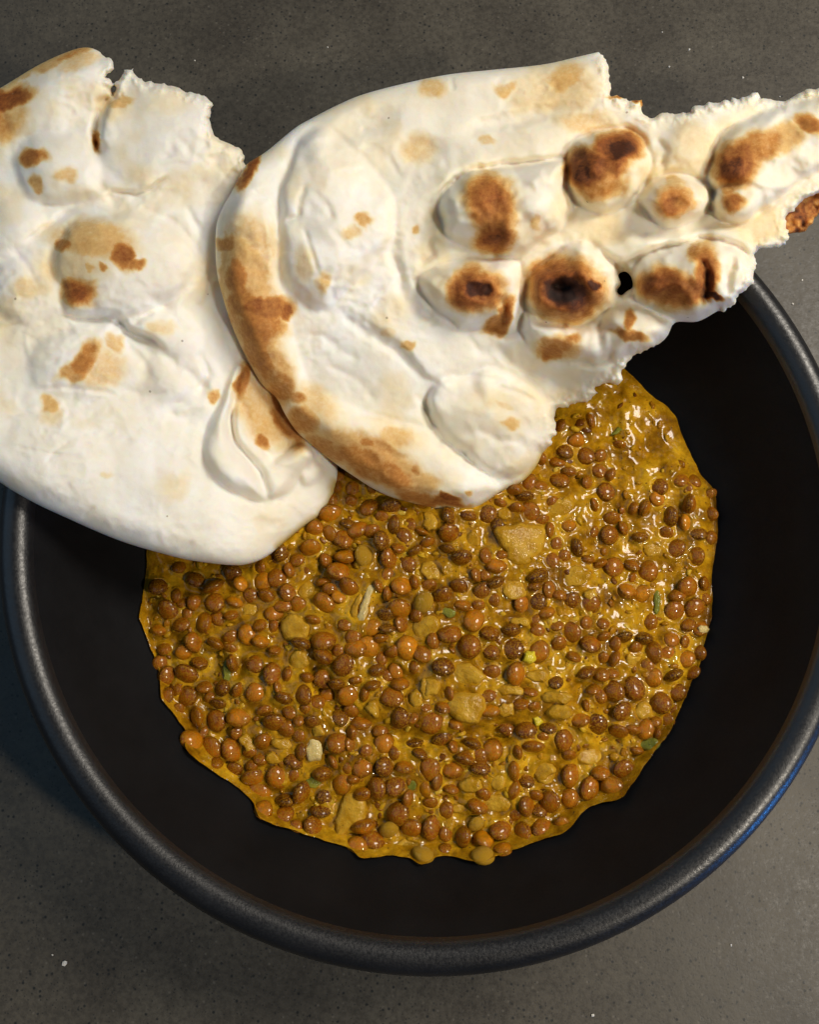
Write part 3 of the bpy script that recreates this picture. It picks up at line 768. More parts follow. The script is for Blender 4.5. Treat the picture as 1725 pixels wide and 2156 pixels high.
def toast2(X, Y, du, dt):
    x, y = warp(X, Y, 13, 40, 71)
    x, y = warp(x, y, 3, 9, 73)
    bl = [(1030, 412, 54, 44, -5, .56), (1040, 450, 48, 70, 8, .54), (1045, 502, 45, 34, -15, .62), (1040, 508, 34, 14, -10, .72), (1010, 500, 20, 20, 0, .3), (1125, 465, 14, 16, 30, .25),
          (1300, 308, 50, 36, -10, .70), (1240, 352, 46, 40, -20, .66), (1290, 330, 40, 48, 0, .60), (1265, 385, 56, 36, 0, .38), (1310, 312, 34, 26, 0, .80), (1232, 362, 22, 22, 0, .74),
          (1000, 612, 58, 48, 5, .64), (1012, 608, 34, 26, 15, .86), (960, 612, 24, 34, 0, .36), (1062, 660, 14, 40, 15, .58), (1045, 682, 30, 14, -30, .50),
          (1190, 610, 82, 62, 10, .66), (1192, 616, 64, 44, 8, .86), (1185, 618, 48, 32, 5, 1.0), (1255, 600, 12, 14, 0, .85),
          (1400, 602, 54, 40, 10, .60), (1440, 615, 60, 36, 0, .56), (1484, 575, 26, 62, 6, .56), (1488, 600, 14, 44, 0, .70), (1370, 600, 20, 24, 0, .45), (1500, 628, 22, 8, 0, .9), (1470, 530, 20, 25, 0, .4),
          (1420, 425, 42, 34, -10, .44), (1414, 430, 26, 24, 0, .56), (1425, 385, 22, 10, 0, .25),
          (1552, 345, 56, 44, -35, .56), (1540, 352, 34, 30, -20, .70), (1600, 310, 60, 34, -25, .42), (1650, 290, 50, 30, -20, .28), (1705, 262, 30, 20, 30, .50), (1545, 425, 26, 20, 0, .54), (1535, 395, 16, 22, 0, .38),
          (1172, 728, 48, 26, 0, .40), (1165, 740, 26, 20, 0, .52), (1205, 715, 22, 10, 0, .44), (1325, 675, 13, 22, 0, .50), (1328, 708, 34, 12, 8, .46),
          (524, 358, 46, 14, -52, .68), (505, 385, 24, 10, -55, .55), (475, 512, 24, 20, 0, .46), (520, 600, 58, 130, -12, .33), (560, 765, 46, 110, -30, .36), (780, 968, 150, 46, 27, .33), (520, 530, 62, 80, -5, .24), (497, 585, 26, 38, -15, .54), (515, 640, 34, 46, -20, .52), (565, 652, 52, 22, -8, .58), (600, 655, 15, 17, 0, .66), (540, 645, 30, 20, 0, .62),
          (535, 700, 40, 60, -25, .50), (560, 690, 44, 40, 0, .46), (545, 760, 26, 62, -30, .50), (590, 810, 34, 30, 40, .48), (625, 835, 24, 16, 20, .44), (500, 660, 20, 60, -15, .42), (470, 580, 12, 70, 0, .34),
          (640, 885, 38, 26, 35, .44), (690, 945, 60, 18, 38, .44), (790, 985, 120, 32, 27, .46), (800, 955, 60, 34, 20, .36), (770, 935, 16, 10, 0, .50), (880, 1010, 60, 26, 20, .28), (900, 1050, 70, 12, 14, .50), (945, 1056, 42, 10, 8, .60), (950, 1048, 22, 9, 8, .70), (873, 990, 10, 14, 0, .46), (990, 1034, 9, 6, 0, .40), (650, 850, 70, 40, 30, .20), (830, 920, 40, 26, 0, .25),
          (768, 467, 16, 16, 0, .33), (742, 490, 20, 10, 0, .22), (856, 726, 13, 9, 0, .32), (820, 705, 14, 10, 0, .15), (1075, 887, 16, 13, 0, .26), (1065, 850, 20, 8, 30, .15), (880, 480, 9, 9, 0, .3), (680, 600, 14, 26, 0, .26), (640, 560, 22, 40, 0, .16), (560, 765, 20, 12, 0, .2),
          (912, 186, 26, 20, 0, .22), (1066, 187, 26, 16, 0, .23), (1195, 160, 44, 26, -30, .22), (1180, 190, 80, 50, 0, .12), (885, 315, 40, 30, 0, .17), (1030, 300, 16, 10, 0, .18), (1240, 260, 60, 26, 0, .16), (1325, 207, 36, 5, 2, .6), (1354, 222, 5, 16, 0, .5)]
    t = np.zeros(X.shape)
    for b in bl: t = np.maximum(t, blob(x, y, *b[:5], b[5] * 0.98, 0.88))
    t = np.maximum(t, 0.09 * np.clip(fbm(X, Y, 90, 3, 75) * 2.2 - 0.2, 0, 1))
    t = t + 0.05 * blob(X, Y, 1420, 430, 420, 330, 0, 1, 1.6) + 0.03 * blob(X, Y, 1000, 240, 380, 140, -8, 1, 1.6)
    return t
def stain2(X, Y, d):
    dm = polyline_dist(X, Y, [(1168, 940), (1142, 958), (1130, 983), (1102, 1015), (1057, 1037), (1012, 1067), (985, 1077), (940, 1076)])[0]
    return np.clip(1 - dm / (12 + 5 * fbm(X, Y, 18, 2, 3)), 0, 1) ** 1.2 * 0.9
naan2 = empty('naan_bread', tuple(lift(np.array(1000.), np.array(500.), np.array(0.0)).tolist()), 'naan with dark charred bubbles and browned left edge, lying on the paler naan', 'bread', 'torn naan breads')
attach(obj('bread_sheet', build_bread('bread_sheet', N2, B2, 8.0, relief2, toast2, stain2, holes=(HOLE,), seed=5, w_edge=42), M_NAAN), naan2)
CR = [(1640, 440, 1), (1700, 400, 1), (1780, 390, 1), (1790, 420, 1), (1730, 440, 1), (1712, 470, 1), (1690, 488, 1), (1660, 492, 1), (1648, 470, 1)]
cr = build_bread('torn_crust', CR, [(1640, 480, 3.2), (1780, 400, 4.2), (1700, 480, 3.2), (1700, 400, 4.2)], 3.0, lambda X, Y: 0.9 * fbm(X, Y, 16, 3, 5),
                 lambda X, Y, a, b: 0.56 + 0.35 * fbm(X, Y, 14, 3, 6), lambda X, Y, d: X * 0, seed=8, w_torn=8, amp=4)
co = obj('torn_crust', cr, M_NAAN); co['label'] = 'rough brown underside crust showing at the torn edge'
attach(co, naan2)

# ------------------------------------------------------------------ lentil stew
DAL = [(303, 1194), (299, 1240), (288, 1294), (298, 1323), (319, 1380), (333, 1423), (336, 1470), (362, 1503), (385, 1537), (389, 1578), (436, 1621), (488, 1652), (531, 1695), (545, 1727), (611, 1750), (682, 1774), (734, 1789), (762, 1810), (812, 1806), (862, 1810), (891, 1822), (935, 1806), (1014, 1818), (1048, 1806), (1119, 1778), (1198, 1750), (1246, 1702), (1314, 1680), (1343, 1640), (1394, 1571), (1423, 1528), (1434, 1503), (1457, 1445), (1477, 1403), (1495, 1324), (1506, 1278), (1503, 1201), (1515, 1130), (1515, 1072), (1508, 1029), (1474, 985), (1441, 911), (1421, 866), (1372, 825), (1323, 776), (1250, 720), (1120, 665), (980, 645), (820, 650), (660, 690), (520, 770), (410, 890), (345, 1010), (312, 1110)]
Z_DAL = -33.0
root = empty('lentil_stew', (0, 0, -0.045), 'glossy mustard yellow lentil stew with brown lentils and onion pieces pooled in the bowl', 'stew')

LT = []
def zl(lst, ox, oy):
    for t in lst:
        x, y, a, b = t[:4]; k = t[4] if len(t) > 4 else 'm'
        q = min(1.0, 80.0 / max(a, b)); LT.append((ox + x * .286, oy + y * .286, a * q * .286, b * q * .286, k))
zl([(1455,85,80,65),(1335,200,60,55),(1300,340,80,65,'o'),(1200,425,55,50,'d'),(1555,400,75,60,'o'),(1550,270,78,65),(1440,235,50,60),(1510,510,85,70),(945,590,72,78,'o'),(860,690,58,55,'d'),(585,620,80,55),(590,740,78,70),(465,570,65,60,'d'),
    (510,890,65,85),(445,740,50,55),(305,690,45,50),(255,800,80,70),(350,900,70,65),(435,1030,60,75),(365,1110,60,55),(845,975,75,75,'o'),(1135,665,60,65),(1400,740,80,65),(1580,625,70,60),(1395,1020,85,70),(1540,1205,68,80,'d'),(1400,1300,75,75),(1390,1130,85,38),
    (1020,1260,75,85),(385,1260,80,70),(245,1290,65,80),(195,1190,55,60),(390,1430,80,80),(900,1400,75,75),(1240,1420,70,75),(1620,1070,80,75),(1640,200,75,65),(600,1040,70,45),(1230,1040,70,35,'d'),(720,1190,40,70,'d'),(180,940,60,50),(1100,760,70,60),(1030,820,70,60),
    (330,480,55,45,'d'),(180,620,70,60,'d'),(730,520,60,55,'d'),(1440,650,50,45,'d'),(1580,160,60,40,'d'),(220,1080,55,45),(650,1370,50,60,'d')], 281.9, 1057)
zl([(680,170,60,75,'d'),(595,290,50,75,'d'),(765,250,60,60,'d'),(650,420,55,75),(1085,235,80,70),(840,355,60,35,'d'),(930,300,60,45),(1075,345,60,40,'d'),(1185,410,75,45,'d'),(1430,470,75,60),(1235,100,70,45),(660,35,70,45,'d'),(1050,690,80,60,'d'),(1160,620,65,50,'d'),
    (1185,760,60,45),(1275,870,80,75,'o'),(1385,960,80,65),(1235,1065,85,85),(1400,1100,70,60,'d'),(1100,970,95,80),(780,1075,95,105,'o'),(1045,1210,82,70,'d'),(495,1070,80,75,'o'),(720,790,80,65),(740,620,90,80,'o'),(895,735,80,85,'y'),(470,400,75,85,'y'),(560,1240,60,38,'d'),
    (525,1350,65,42),(725,1340,70,55),(660,1440,80,65),(335,1430,90,80,'o'),(1585,1270,85,100),(1410,1250,55,50,'d'),(1560,1080,80,80,'d'),(1545,940,65,40,'d'),(500,40,70,60),(790,460,60,60),(1430,590,70,45,'d'),(620,830,60,50,'d'),(640,930,60,45,'d'),(570,620,35,55,'d'),(380,1000,60,60)], 634.2, 1057)
zl([(490,20,65,40),(425,90,72,60),(285,130,55,40),(175,205,60,35,'d'),(375,255,55,45,'d'),(205,320,75,75),(770,175,75,75),(800,45,22,50,'d'),(490,415,60,50),(405,550,50,55),(550,580,40,70,'d'),(635,665,55,35),(1055,290,45,70),(965,290,35,50),(1380,260,45,75),(1245,360,50,70,'d'),
    (795,490,70,70,'d'),(895,440,45,55,'d'),(1020,505,65,45,'d'),(1145,225,60,65,'o'),(820,730,80,80),(1070,760,70,75),(1280,595,65,75),(1425,650,60,75),(925,900,95,75),(1370,875,75,75),(1490,850,45,60),(1270,1055,80,75),(1425,1030,75,70),(660,1000,100,95),(515,975,65,55,'d'),
    (745,1140,55,45),(510,1200,70,80),(655,1290,85,70),(265,790,80,50,'d'),(1250,1260,60,55),(1120,1355,55,75),(1360,1400,60,65),(1455,1360,45,55),(270,1340,80,80),(85,1300,80,75,'d'),(1350,1280,40,45),(1370,1150,60,50),(1420,90,55,50,'d'),(1540,330,50,55,'d'),(1545,510,45,50,'d'),(1540,190,45,40,'d'),
    (240,860,60,45,'d'),(680,270,35,55),(890,310,30,30,'d'),(680,470,35,45,'d'),(900,1240,60,40,'d'),(1040,1250,70,35,'d'),(1460,1180,60,55),(1500,960,45,45)], 1057, 986.5)
zl([(240,200,55,60),(900,190,75,85),(670,160,55,60,'d'),(765,150,40,60),(625,255,60,45,'d'),(1100,215,75,50,'d'),(1245,210,65,80),(465,350,60,80),(605,380,75,75),(765,355,80,75,'o'),(430,520,72,80,'o'),(565,575,78,80),(725,590,65,85),(1040,390,90,75),(1220,370,50,45,'d'),(1515,355,60,50,'d'),
    (1320,390,60,45,'d'),(1570,210,90,95,'o'),(1500,545,95,90),(1180,670,65,50,'d'),(740,740,65,60,'d'),(885,790,80,60),(1060,790,75,85),(1170,770,50,50,'d'),(1240,905,60,90),(1120,965,80,45,'d'),(920,900,80,75),(945,1040,72,65,'o'),(1100,1070,75,65),(1375,1035,75,60,'d'),(1320,1165,65,85),
    (1200,1160,50,50),(1525,840,75,75),(1410,940,60,60,'d'),(1390,770,70,38,'d'),(1680,715,80,75),(1640,1310,70,70,'o'),(1230,600,50,60,'d'),(600,690,55,40),(1430,190,60,55),(330,300,50,40)], 281.9, 1409.3)
zl([(270,115,70,45),(470,110,70,60,'d'),(405,240,75,85),(480,360,70,70,'d'),(190,400,70,45),(45,365,55,50),(710,390,85,85),(795,520,80,65,'d'),(890,400,60,45),(670,280,45,35,'d'),(1010,545,65,32,'d'),(585,545,65,40,'d'),(370,545,75,75),(205,720,80,75),(370,720,55,70,'d'),(510,715,70,50),
    (695,725,85,85),(865,735,78,75),(960,660,70,40,'d'),(1165,595,88,88),(1460,565,75,45),(1690,520,75,75),(305,870,75,90),(450,860,75,70,'d'),(465,1060,90,95),(565,1165,70,65),(715,1165,78,85),(205,1155,80,45),(285,1250,85,65),(160,1310,70,70,'o'),(1050,1010,70,45),(705,985,55,40),(945,1225,55,80),
    (1100,1250,85,60,'o'),(1220,1170,80,70),(1380,1200,65,85),(1245,1320,65,45),(1415,1000,65,95),(1590,980,80,90),(1410,815,65,50,'d'),(1530,1165,85,75),(650,1370,80,48,'y'),(1095,1365,80,52,'y'),(820,1210,50,50),(1045,1140,60,50,'y'),(400,1185,70,55,'y'),(630,620,60,40,'d'),(1090,1440,1,1)][:-1], 704.7, 1409.3)
zl([(820,290,75,80),(980,270,80,80,'d'),(1110,180,65,75),(1265,165,70,40,'d'),(1355,55,55,60),(1405,145,45,60),(1165,370,70,85),(1290,290,60,70),(885,430,70,70,'d'),(700,530,85,80,'d'),(860,580,70,50),(1055,570,60,70),(1215,500,50,60),(465,650,80,80),(225,690,75,55),(345,555,60,45,'d'),(180,570,70,50,'d'),
    (505,910,80,90),(645,1000,80,85),(815,995,72,80,'o'),(900,870,100,95),(730,885,60,50),(440,1260,60,50),(500,1070,60,60),(810,150,50,40,'d'),(1270,430,45,45),(670,270,55,40,'d'),(390,210,60,50,'d'),(620,390,30,50,'d'),(240,400,50,40,'d')], 1057, 1374)
# drop double tracings
keepL = []
for t in LT:
    if all(math.hypot(t[0] - k[0], t[1] - k[1]) > 0.62 * max(t[2], t[3], k[2], k[3]) for k in keepL): keepL.append(t)
# seeds at the margin stay inside the sauce
_ds = smooth_closed(DAL, 4); _c0 = _ds.mean(0)
LT = []
for t in keepL:
    x, y = t[0], t[1]
    for _ in range(12):
        q = np.array([x]), np.array([y])
        if inside_poly(*q, _ds)[0] and polyline_dist(*q, _ds, True)[0][0] > 0.62 * max(t[2], t[3]): break
        v = _c0 - np.array([x, y]); v = v / np.hypot(*v) * 3; x += v[0]; y += v[1]
    LT.append((x, y) + t[2:])
N_TRACED = len(LT)

ONION = []   # (polygon in photo units, material key, height mm)
def ell(cx, cy, rx, ry, n=7, ang=0, seed=0):
    r = np.random.default_rng(int(cx * 7 + cy * 13 + seed))
    a0 = math.radians(ang); out = []
    for i in range(n):
        a = 2 * math.pi * i / n + r.uniform(-.25, .25); k = r.uniform(.82, 1.12)
        u, v = rx * k * math.cos(a), ry * k * math.sin(a)
        out.append((cx + u * math.cos(a0) - v * math.sin(a0), cy + u * math.sin(a0) + v * math.cos(a0)))
    return out
def zc(ox, oy, lst):
    for cx, cy, rx, ry, key, h in lst:
        ONION.append((ell(ox + cx * .286, oy + cy * .286, rx * .286, ry * .286), key, h))
ONION.append(([(1033, 1110), (1075, 1104), (1120, 1102), (1152, 1110), (1148, 1150), (1128, 1192), (1078, 1196), (1062, 1160)], 'on', 2.4))
ONION.append(([(776, 1222), (789, 1226), (782, 1262), (770, 1312), (752, 1314), (748, 1304), (762, 1262)], 'pale', 2.6))
ONION.append(([(757, 1240), (766, 1250), (752, 1300), (738, 1306), (734, 1290)], 'on', 1.6))
ONION.append(([(745, 1655), (775, 1681), (777, 1730), (728, 1752), (705, 1775), (697, 1772), (708, 1724), (716, 1681)], 'on', 2.8))
zc(634.2, 1057, [(950,140,70,75,'on',2.2),(960,500,100,80,'on',1.0),(920,930,115,110,'on',1.6),(1200,1270,170,120,'on',1.8),(940,1380,80,90,'on',1.8),(1560,640,110,90,'on',1.2),(1080,800,60,50,'gr',.8),(1260,280,70,70,'on',1.3),(1500,90,70,60,'on',1.2)])
zc(281.9, 1057, [(1190,930,115,125,'on',2.2),(1210,1170,80,90,'on',1.8),(1275,650,75,75,'on',1.8),(850,790,80,60,'on',1.2),(690,1260,50,110,'gr',.9)])
zc(1057, 986.5, [(540,800,120,90,'on',1.0),(1110,600,100,60,'on',1.0),(1140,980,35,110,'gr',1.2),(205,1395,62,55,'ye',3.4),(960,1410,60,50,'on',1.8),(1480,1180,45,45,'pale',1.6),(430,290,110,80,'on',1.0),(140,1130,90,40,'on',1.6),(660,930,60,60,'on',2.6)])
zc(281.9, 1409.3, [(1325,590,65,105,'pale',2.0),(1350,450,60,60,'on',2.2),(1090,550,100,55,'on',1.6),(1020,655,75,55,'on',2.0),(860,520,90,80,'on',.8),(1220,1090,50,50,'on',1.6),(1320,830,70,50,'gr',1.0)])
zc(704.7, 1409.3, [(600,210,70,80,'on',2.4),(280,290,65,75,'on',2.2),(970,260,180,150,'on',2.6),(720,130,80,80,'on',2.4),(1540,750,95,90,'on',2.0),(1000,850,110,70,'on',1.6),(1200,990,120,80,'on',1.4),(1270,300,75,60,'on',1.6),(1210,830,70,70,'on',1.2),(560,860,60,60,'gr',.8),(840,1130,60,70,'on',1.2),(520,1290,90,40,'on',1.2),(920,1020,80,35,'on',1.4)])
zc(1057, 1374, [(430,440,125,70,'on',2.4),(400,330,140,60,'on',1.8),(1040,430,85,80,'on',2.0),(640,750,120,95,'on',1.8),(320,890,90,110,'on',2.0),(1090,680,110,70,'gr',1.4),(690,1090,60,30,'on',1.6),(260,170,90,60,'on',1.8),(270,500,40,40,'ye',1.8),(60,270,120,60,'on',1.6),(20,430,60,60,'on',1.8)])

# fill lentils between the traced ones, sparser towards the upper right
DALS = smooth_closed(DAL, 4)
rs = np.random.default_rng(21)
cand = np.stack([rs.uniform(285, 1520, 9000), rs.uniform(770, 1825, 9000)], 1)
ok = inside_poly(cand[:, 0], cand[:, 1], DALS)
dd_ = polyline_dist(cand[:, 0], cand[:, 1], DALS, True)[0]
OC = [(np.mean(o[0], 0), max(np.ptp(np.array(o[0])[:, 0]), np.ptp(np.array(o[0])[:, 1])) / 2) for o in ONION]
fill = []
for (x, y), o_, d_ in zip(cand, ok, dd_):
    if not o_ or d_ < 17: continue
    wet = np.clip((x - 1000) / 350, 0, 1) * np.clip((1330 - y) / 250, 0, 1)
    if rs.random() < 0.80 * wet: continue
    cl = float(fbm(np.array(x), np.array(y), 120, 2, 55))
    if cl < -0.28 + 0.45 * wet: continue
    a = rs.uniform(14, 20.5); b = a * rs.uniform(0.60, 1.0)
    if rs.random() < .4: a, b = b, a
    r = max(a, b)
    if any(abs(x - k[0]) < 45 and abs(y - k[1]) < 45 and math.hypot(x - k[0], y - k[1]) < 0.70 * (r + max(k[2], k[3])) for k in LT + fill): continue
    if any(math.hypot(x - c[0], y - c[1]) < 0.75 * R_ + 0.5 * r for c, R_ in OC): continue
    fill.append((x, y, a, b, rs.choice(['m', 'm', 'd', 'd', 'o'])))
    if len(fill) > 330: break

# sauce surface
dense = smooth_closed(DAL, 8)
nrm_j = fbm(dense[:, 0], dense[:, 1], 30, 3, 91) * 4 - 4
cen = dense.mean(0); rad = dense - cen
dense = dense + rad / np.hypot(rad[:, 0], rad[:, 1])[:, None] * nrm_j[:, None]
def sauce_h(X, Y, d, k=1.0):
    h = 1.0 * fbm(X, Y, 130, 3, 81) + k * 1.75 * fbm(X, Y, 46, 3, 84) + 0.16 * fbm(X, Y, 13, 2, 86)
    h = h + 6.0 * np.clip(1 - ((X - 880) / 500) ** 2 - ((Y - 1320) / 430) ** 2, 0, 1)
    h = h + crease(X, Y, [(640, 1330), (655, 1400), (700, 1480), (800, 1540), (900, 1560), (1010, 1550), (1100, 1530), (1200, 1510)], 2.8, 20)
    h = h + crease(X, Y, [(560, 1330), (640, 1250), (700, 1180), (790, 1150)], 2.0, 22) + crease(X, Y, [(800, 1290), (790, 1350), (830, 1420), (900, 1440)], 1.8, 16) + crease(X, Y, [(1290, 1560), (1200, 1620), (1080, 1640)], 1.6, 18)
    h = h + crease(X, Y, [(1180, 1450), (1240, 1420), (1290, 1380)], 1.0, 8)
    return h
def sauce_top(X, Y, d, k=1.0):
    e = np.clip((d - 2) / 34.0, 0, 1); e = 0.16 * np.clip(d / 5.0, 0, 1) + 0.84 * e ** 0.75
    return Z_DAL - 2.2 + e * (2.6 + sauce_h(X, Y, d, k))
_bp = np.array(basin_prof, float)
def on_wall(px, py, z, gap):
    z = np.array(z, float)
    for _ in range(6):
        p = lift(px, py, z / 1000.0)
        zw = np.interp(np.hypot(p[..., 0], p[..., 1]) * 1000, _bp[:, 0], _bp[:, 1])
        z = np.maximum(z, zw + gap)
    return z
step = 4.0
gx = np.arange(270, 1535, step); gy = np.arange(630, 1840, step)
X, Y = np.meshgrid(gx, gy)
d, _, _, qx, qy, _ = polyline_dist(X, Y, dense, True)
ins = inside_poly(X, Y, dense)
cell = ins[:-1, :-1] | ins[1:, :-1] | ins[:-1, 1:] | ins[1:, 1:]
used = np.zeros(X.shape, bool)
used[:-1, :-1] |= cell; used[1:, :-1] |= cell; used[:-1, 1:] |= cell; used[1:, 1:] |= cell
bnd = used & ~ins
X = np.where(bnd, qx, X); Y = np.where(bnd, qy, Y); d = np.where(ins, d, 0)
xs, ys, ds = X[used], Y[used], d[used]
zt = sauce_top(xs, ys, ds)
men = np.zeros(xs.shape)
for (x, y, a, b, k) in LT + fill:
    m = (np.abs(xs - x) < 60) & (np.abs(ys - y) < 60)
    r = np.sqrt(((xs[m] - x) / a) ** 2 + ((ys[m] - y) / b) ** 2)
    men[m] = np.maximum(men[m], 0.7 * np.exp(-((r - 1.0) / 0.24) ** 2) * np.where(r < 1, 1, 1))
for poly, key, h in ONION:
    c = np.mean(poly, 0); pw = np.array(poly)
    m = (np.abs(xs - c[0]) < 90) & (np.abs(ys - c[1]) < 90)
    dp = polyline_dist(xs[m], ys[m], pw, True)[0]
    men[m] = np.maximum(men[m], 0.6 * np.exp(-(dp / 8.0) ** 2))
zt = zt + men * np.clip(ds / 20, 0, 1)
bl = bnd[used]
zt = np.where(bl, Z_DAL - 2.2, zt)
idx = np.full(X.shape, -1); idx[used] = np.arange(len(xs))
cyi, cxi = np.nonzero(cell)
Q = np.stack([idx[cyi, cxi], idx[cyi + 1, cxi], idx[cyi + 1, cxi + 1], idx[cyi, cxi + 1]], 1)
# where the pool meets the sloping wall it climbs it as a thin film
zt = on_wall(xs, ys, zt, np.where(bl, 0.05, 0.12 + np.minimum(ds, 12) * 0.03))
attach(obj('sauce', mesh_np('sauce', lift(xs, ys, zt / 1000.0), Q), M_SAUCE), root)

# lentil shapes
def ico(sub=2):
    import bmesh
    bm = bmesh.new(); bmesh.ops.create_icosphere(bm, subdivisions=sub, radius=1.0)
    V = np.array([v.co[:] for v in bm.verts]); F = [tuple(v.index for v in f.verts) for f in bm.faces]; bm.free()
    return V, F
IV, IF = ico(3)
def lentil_mesh(k, flat=0.60, split=0, dent=0.0):
    V = IV.copy()
    r = np.hypot(V[:, 0], V[:, 1])
    rs = np.random.default_rng(k + 40)
    for _ in range(3):
        dv = rs.normal(size=3); dv /= np.linalg.norm(dv)
        V = V * (1 + 0.075 * np.sin(2.2 * (V @ dv) + rs.uniform(0, 6)))[:, None]
    V[:, 2] *= flat * (1 - 0.18 * r ** 4)
    V[:, :2] *= 1 + 0.03 * np.cos(V[:, 2:3] * 3)
    if dent: V[:, 2] -= dent * np.exp(-((V[:, 0] - .3) ** 2 + (V[:, 1] - .2) ** 2) / .12) * (V[:, 2] > 0)
    if split:   # split skin: a groove along the edge, halves slightly shifted
        g = np.exp(-(V[:, 2] / 0.10) ** 2)
        V[:, :2] *= (1 - 0.14 * g)[:, None]
        V[V[:, 2] > 0, 0] += 0.10
    return mesh_from('lentil', V, IF)
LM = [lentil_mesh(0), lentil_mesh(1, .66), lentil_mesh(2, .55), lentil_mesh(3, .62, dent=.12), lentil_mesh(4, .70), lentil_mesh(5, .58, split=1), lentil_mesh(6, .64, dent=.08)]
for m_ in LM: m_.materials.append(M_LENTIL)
LY = lentil_mesh(9, .72); LY.name = 'pale_lentil'; LY.materials.append(M_ONION)
TONE = {'d': (0.05, 0.35), 'm': (0.35, 0.80), 'o': (0.80, 1.0), 'y': (0.9, 1.0)}
def lentil_matrix(t, deep):
    x, y, a, b, k = t
    big = max(a, b); ratio = min(a, b) / big; c = 0.62
    tilt = math.asin(math.sqrt(min(1.0, max(0.0, (1 - min(ratio, .97) ** 2) / (1 - c * c)))))
    tilt = tilt * random.choice((-1, 1)) + random.uniform(-.22, .22)
    az = (0 if a > b else math.pi / 2) + random.uniform(-.5, .5)      # long axis direction
    dq = polyline_dist(np.array([x]), np.array([y]), dense, True)[0]
    zz = float(sauce_top(np.array([x]), np.array([y]), dq, 0.25)[0])
    R_ = big * DIST / FPX * 1.20
    zz = float(on_wall(np.array([x]), np.array([y]), np.array([zz]), np.array([-0.6]))[0])
    z = zz / 1000 + R_ * (0.06 - 0.16 * np.clip((x - 1000) / 350, 0, 1) * np.clip((1330 - y) / 250, 0, 1) + 0.16 * abs(math.sin(tilt)) - deep + random.uniform(-.08, .10))
    p = lift(np.array(x), np.array(y), np.array(z))
    rot = Matrix.Rotation(az, 4, 'Z') @ Matrix.Rotation(tilt, 4, 'X') @ Matrix.Rotation(random.uniform(0, 6.28), 4, 'Z')
    return Matrix.Translation(Vector(p)) @ rot @ Matrix.Diagonal((R_, R_ * random.uniform(.93, 1.0), R_, 1))
inv_root = Matrix.Translation(-Vector(root.location))
ALL = [(t, 0.0) for t in LT] + [(t, random.uniform(0.02, 0.22)) for t in fill]
ALL = sorted(ALL, key=lambda q: -(max(q[0][2], q[0][3]) * (1 - q[1])))
print('lentils', len(ALL), 'traced', N_TRACED)
rest_V, rest_F, off = [], [], 0
for i, (t, deep) in enumerate(ALL):
    Mx = lentil_matrix(t, deep)
    if i < 300:
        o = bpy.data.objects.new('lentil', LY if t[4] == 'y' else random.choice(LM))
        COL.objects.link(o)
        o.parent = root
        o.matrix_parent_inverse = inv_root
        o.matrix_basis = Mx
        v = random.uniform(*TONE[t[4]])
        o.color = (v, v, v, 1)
    else:
        A = np.array(Mx); src = random.choice(LM)
        co_ = np.empty(len(src.vertices) * 3); src.vertices.foreach_get('co', co_); co_ = co_.reshape(-1, 3)
        rest_V.append(co_ @ A[:3, :3].T + A[:3, 3]); rest_F += [tuple(j + off for j in f) for f in IF]; off += len(co_)
if rest_V:
    m2 = M_LENTIL.copy(); m2.name = 'lentil_skin_small'
    for n in m2.node_tree.nodes:
        if n.bl_idname == 'ShaderNodeTexNoise': n.inputs['Scale'].default_value *= 380
        if n.bl_idname == 'ShaderNodeSeparateXYZ': m2.node_tree.links.remove(n.inputs[0].links[0]); n.inputs[0].default_value = (0.3, 0.3, 0.3)
    o = obj('small_lentils', mesh_from('small_lentils', np.vstack(rest_V), rest_F), m2)
    o.color = (0.5, 0.5, 0.5, 1); o['kind'] = 'stuff'
    attach(o, root)

# onion, pepper and herb pieces
MK = {'on': M_ONION, 'pale': M_PALE, 'ye': M_YELLOW, 'gr': M_GREEN}
NM = {'on': 'onion_piece', 'pale': 'pale_onion_piece', 'ye': 'yellow_pepper_piece', 'gr': 'celery_piece'}
def chunk(poly, key, h, seed):
    pts = np.asarray(poly, float)
    # light rounding of the corners
    p = []
    n = len(pts)
    for i in range(n):
        a, b = pts[i], pts[(i + 1) % n]
        for t in (0.12, 0.31, 0.5, 0.69, 0.88): p.append(a + (b - a) * t)
    p = np.array(p); n = len(p)
    if key in ('on', 'gr'): p = 0.5 * p + 0.25 * (np.roll(p, 2, 0) + np.roll(p, -2, 0))
    p = p + np.stack([fbm(p[:, 0], p[:, 1], 14, 2, seed), fbm(p[:, 0], p[:, 1], 14, 2, seed + 7)], 1) * 5.0
    c = p.mean(0)
    rs = np.random.default_rng(seed)
    sx, sy = rs.uniform(-.035, .035, 2)
    V = []; h = h * 0.85
    rings = [(1.03, -2.5), (1.0, 0.05), (0.95, 0.48), (0.86, 0.78), (0.68, 0.96), (0.42, 1.03), (0.2, 1.04)]
    for s, hh in rings:
        q = c + (p - c) * s
        dq = polyline_dist(q[:, 0], q[:, 1], dense, True)[0]
        zc_ = float(sauce_top(np.array([c[0]]), np.array([c[1]]), np.array([60.0]))[0])
        z = zc_ + hh * h * (1 + 0.20 * fbm(q[:, 0], q[:, 1], 22, 2, seed)) + ((q[:, 0] - c[0]) * sx + (q[:, 1] - c[1]) * sy)
        V.append(lift(q[:, 0], q[:, 1], z / 1000))
    V = np.vstack(V)
    F = []
    for r in range(len(rings) - 1):
        for j in range(n): F.append((r * n + j, (r + 1) * n + j, (r + 1) * n + (j + 1) % n, r * n + (j + 1) % n))
    F.append(tuple(reversed([(len(rings) - 1) * n + j for j in range(n)])))
    return mesh_from(NM[key], V, F)
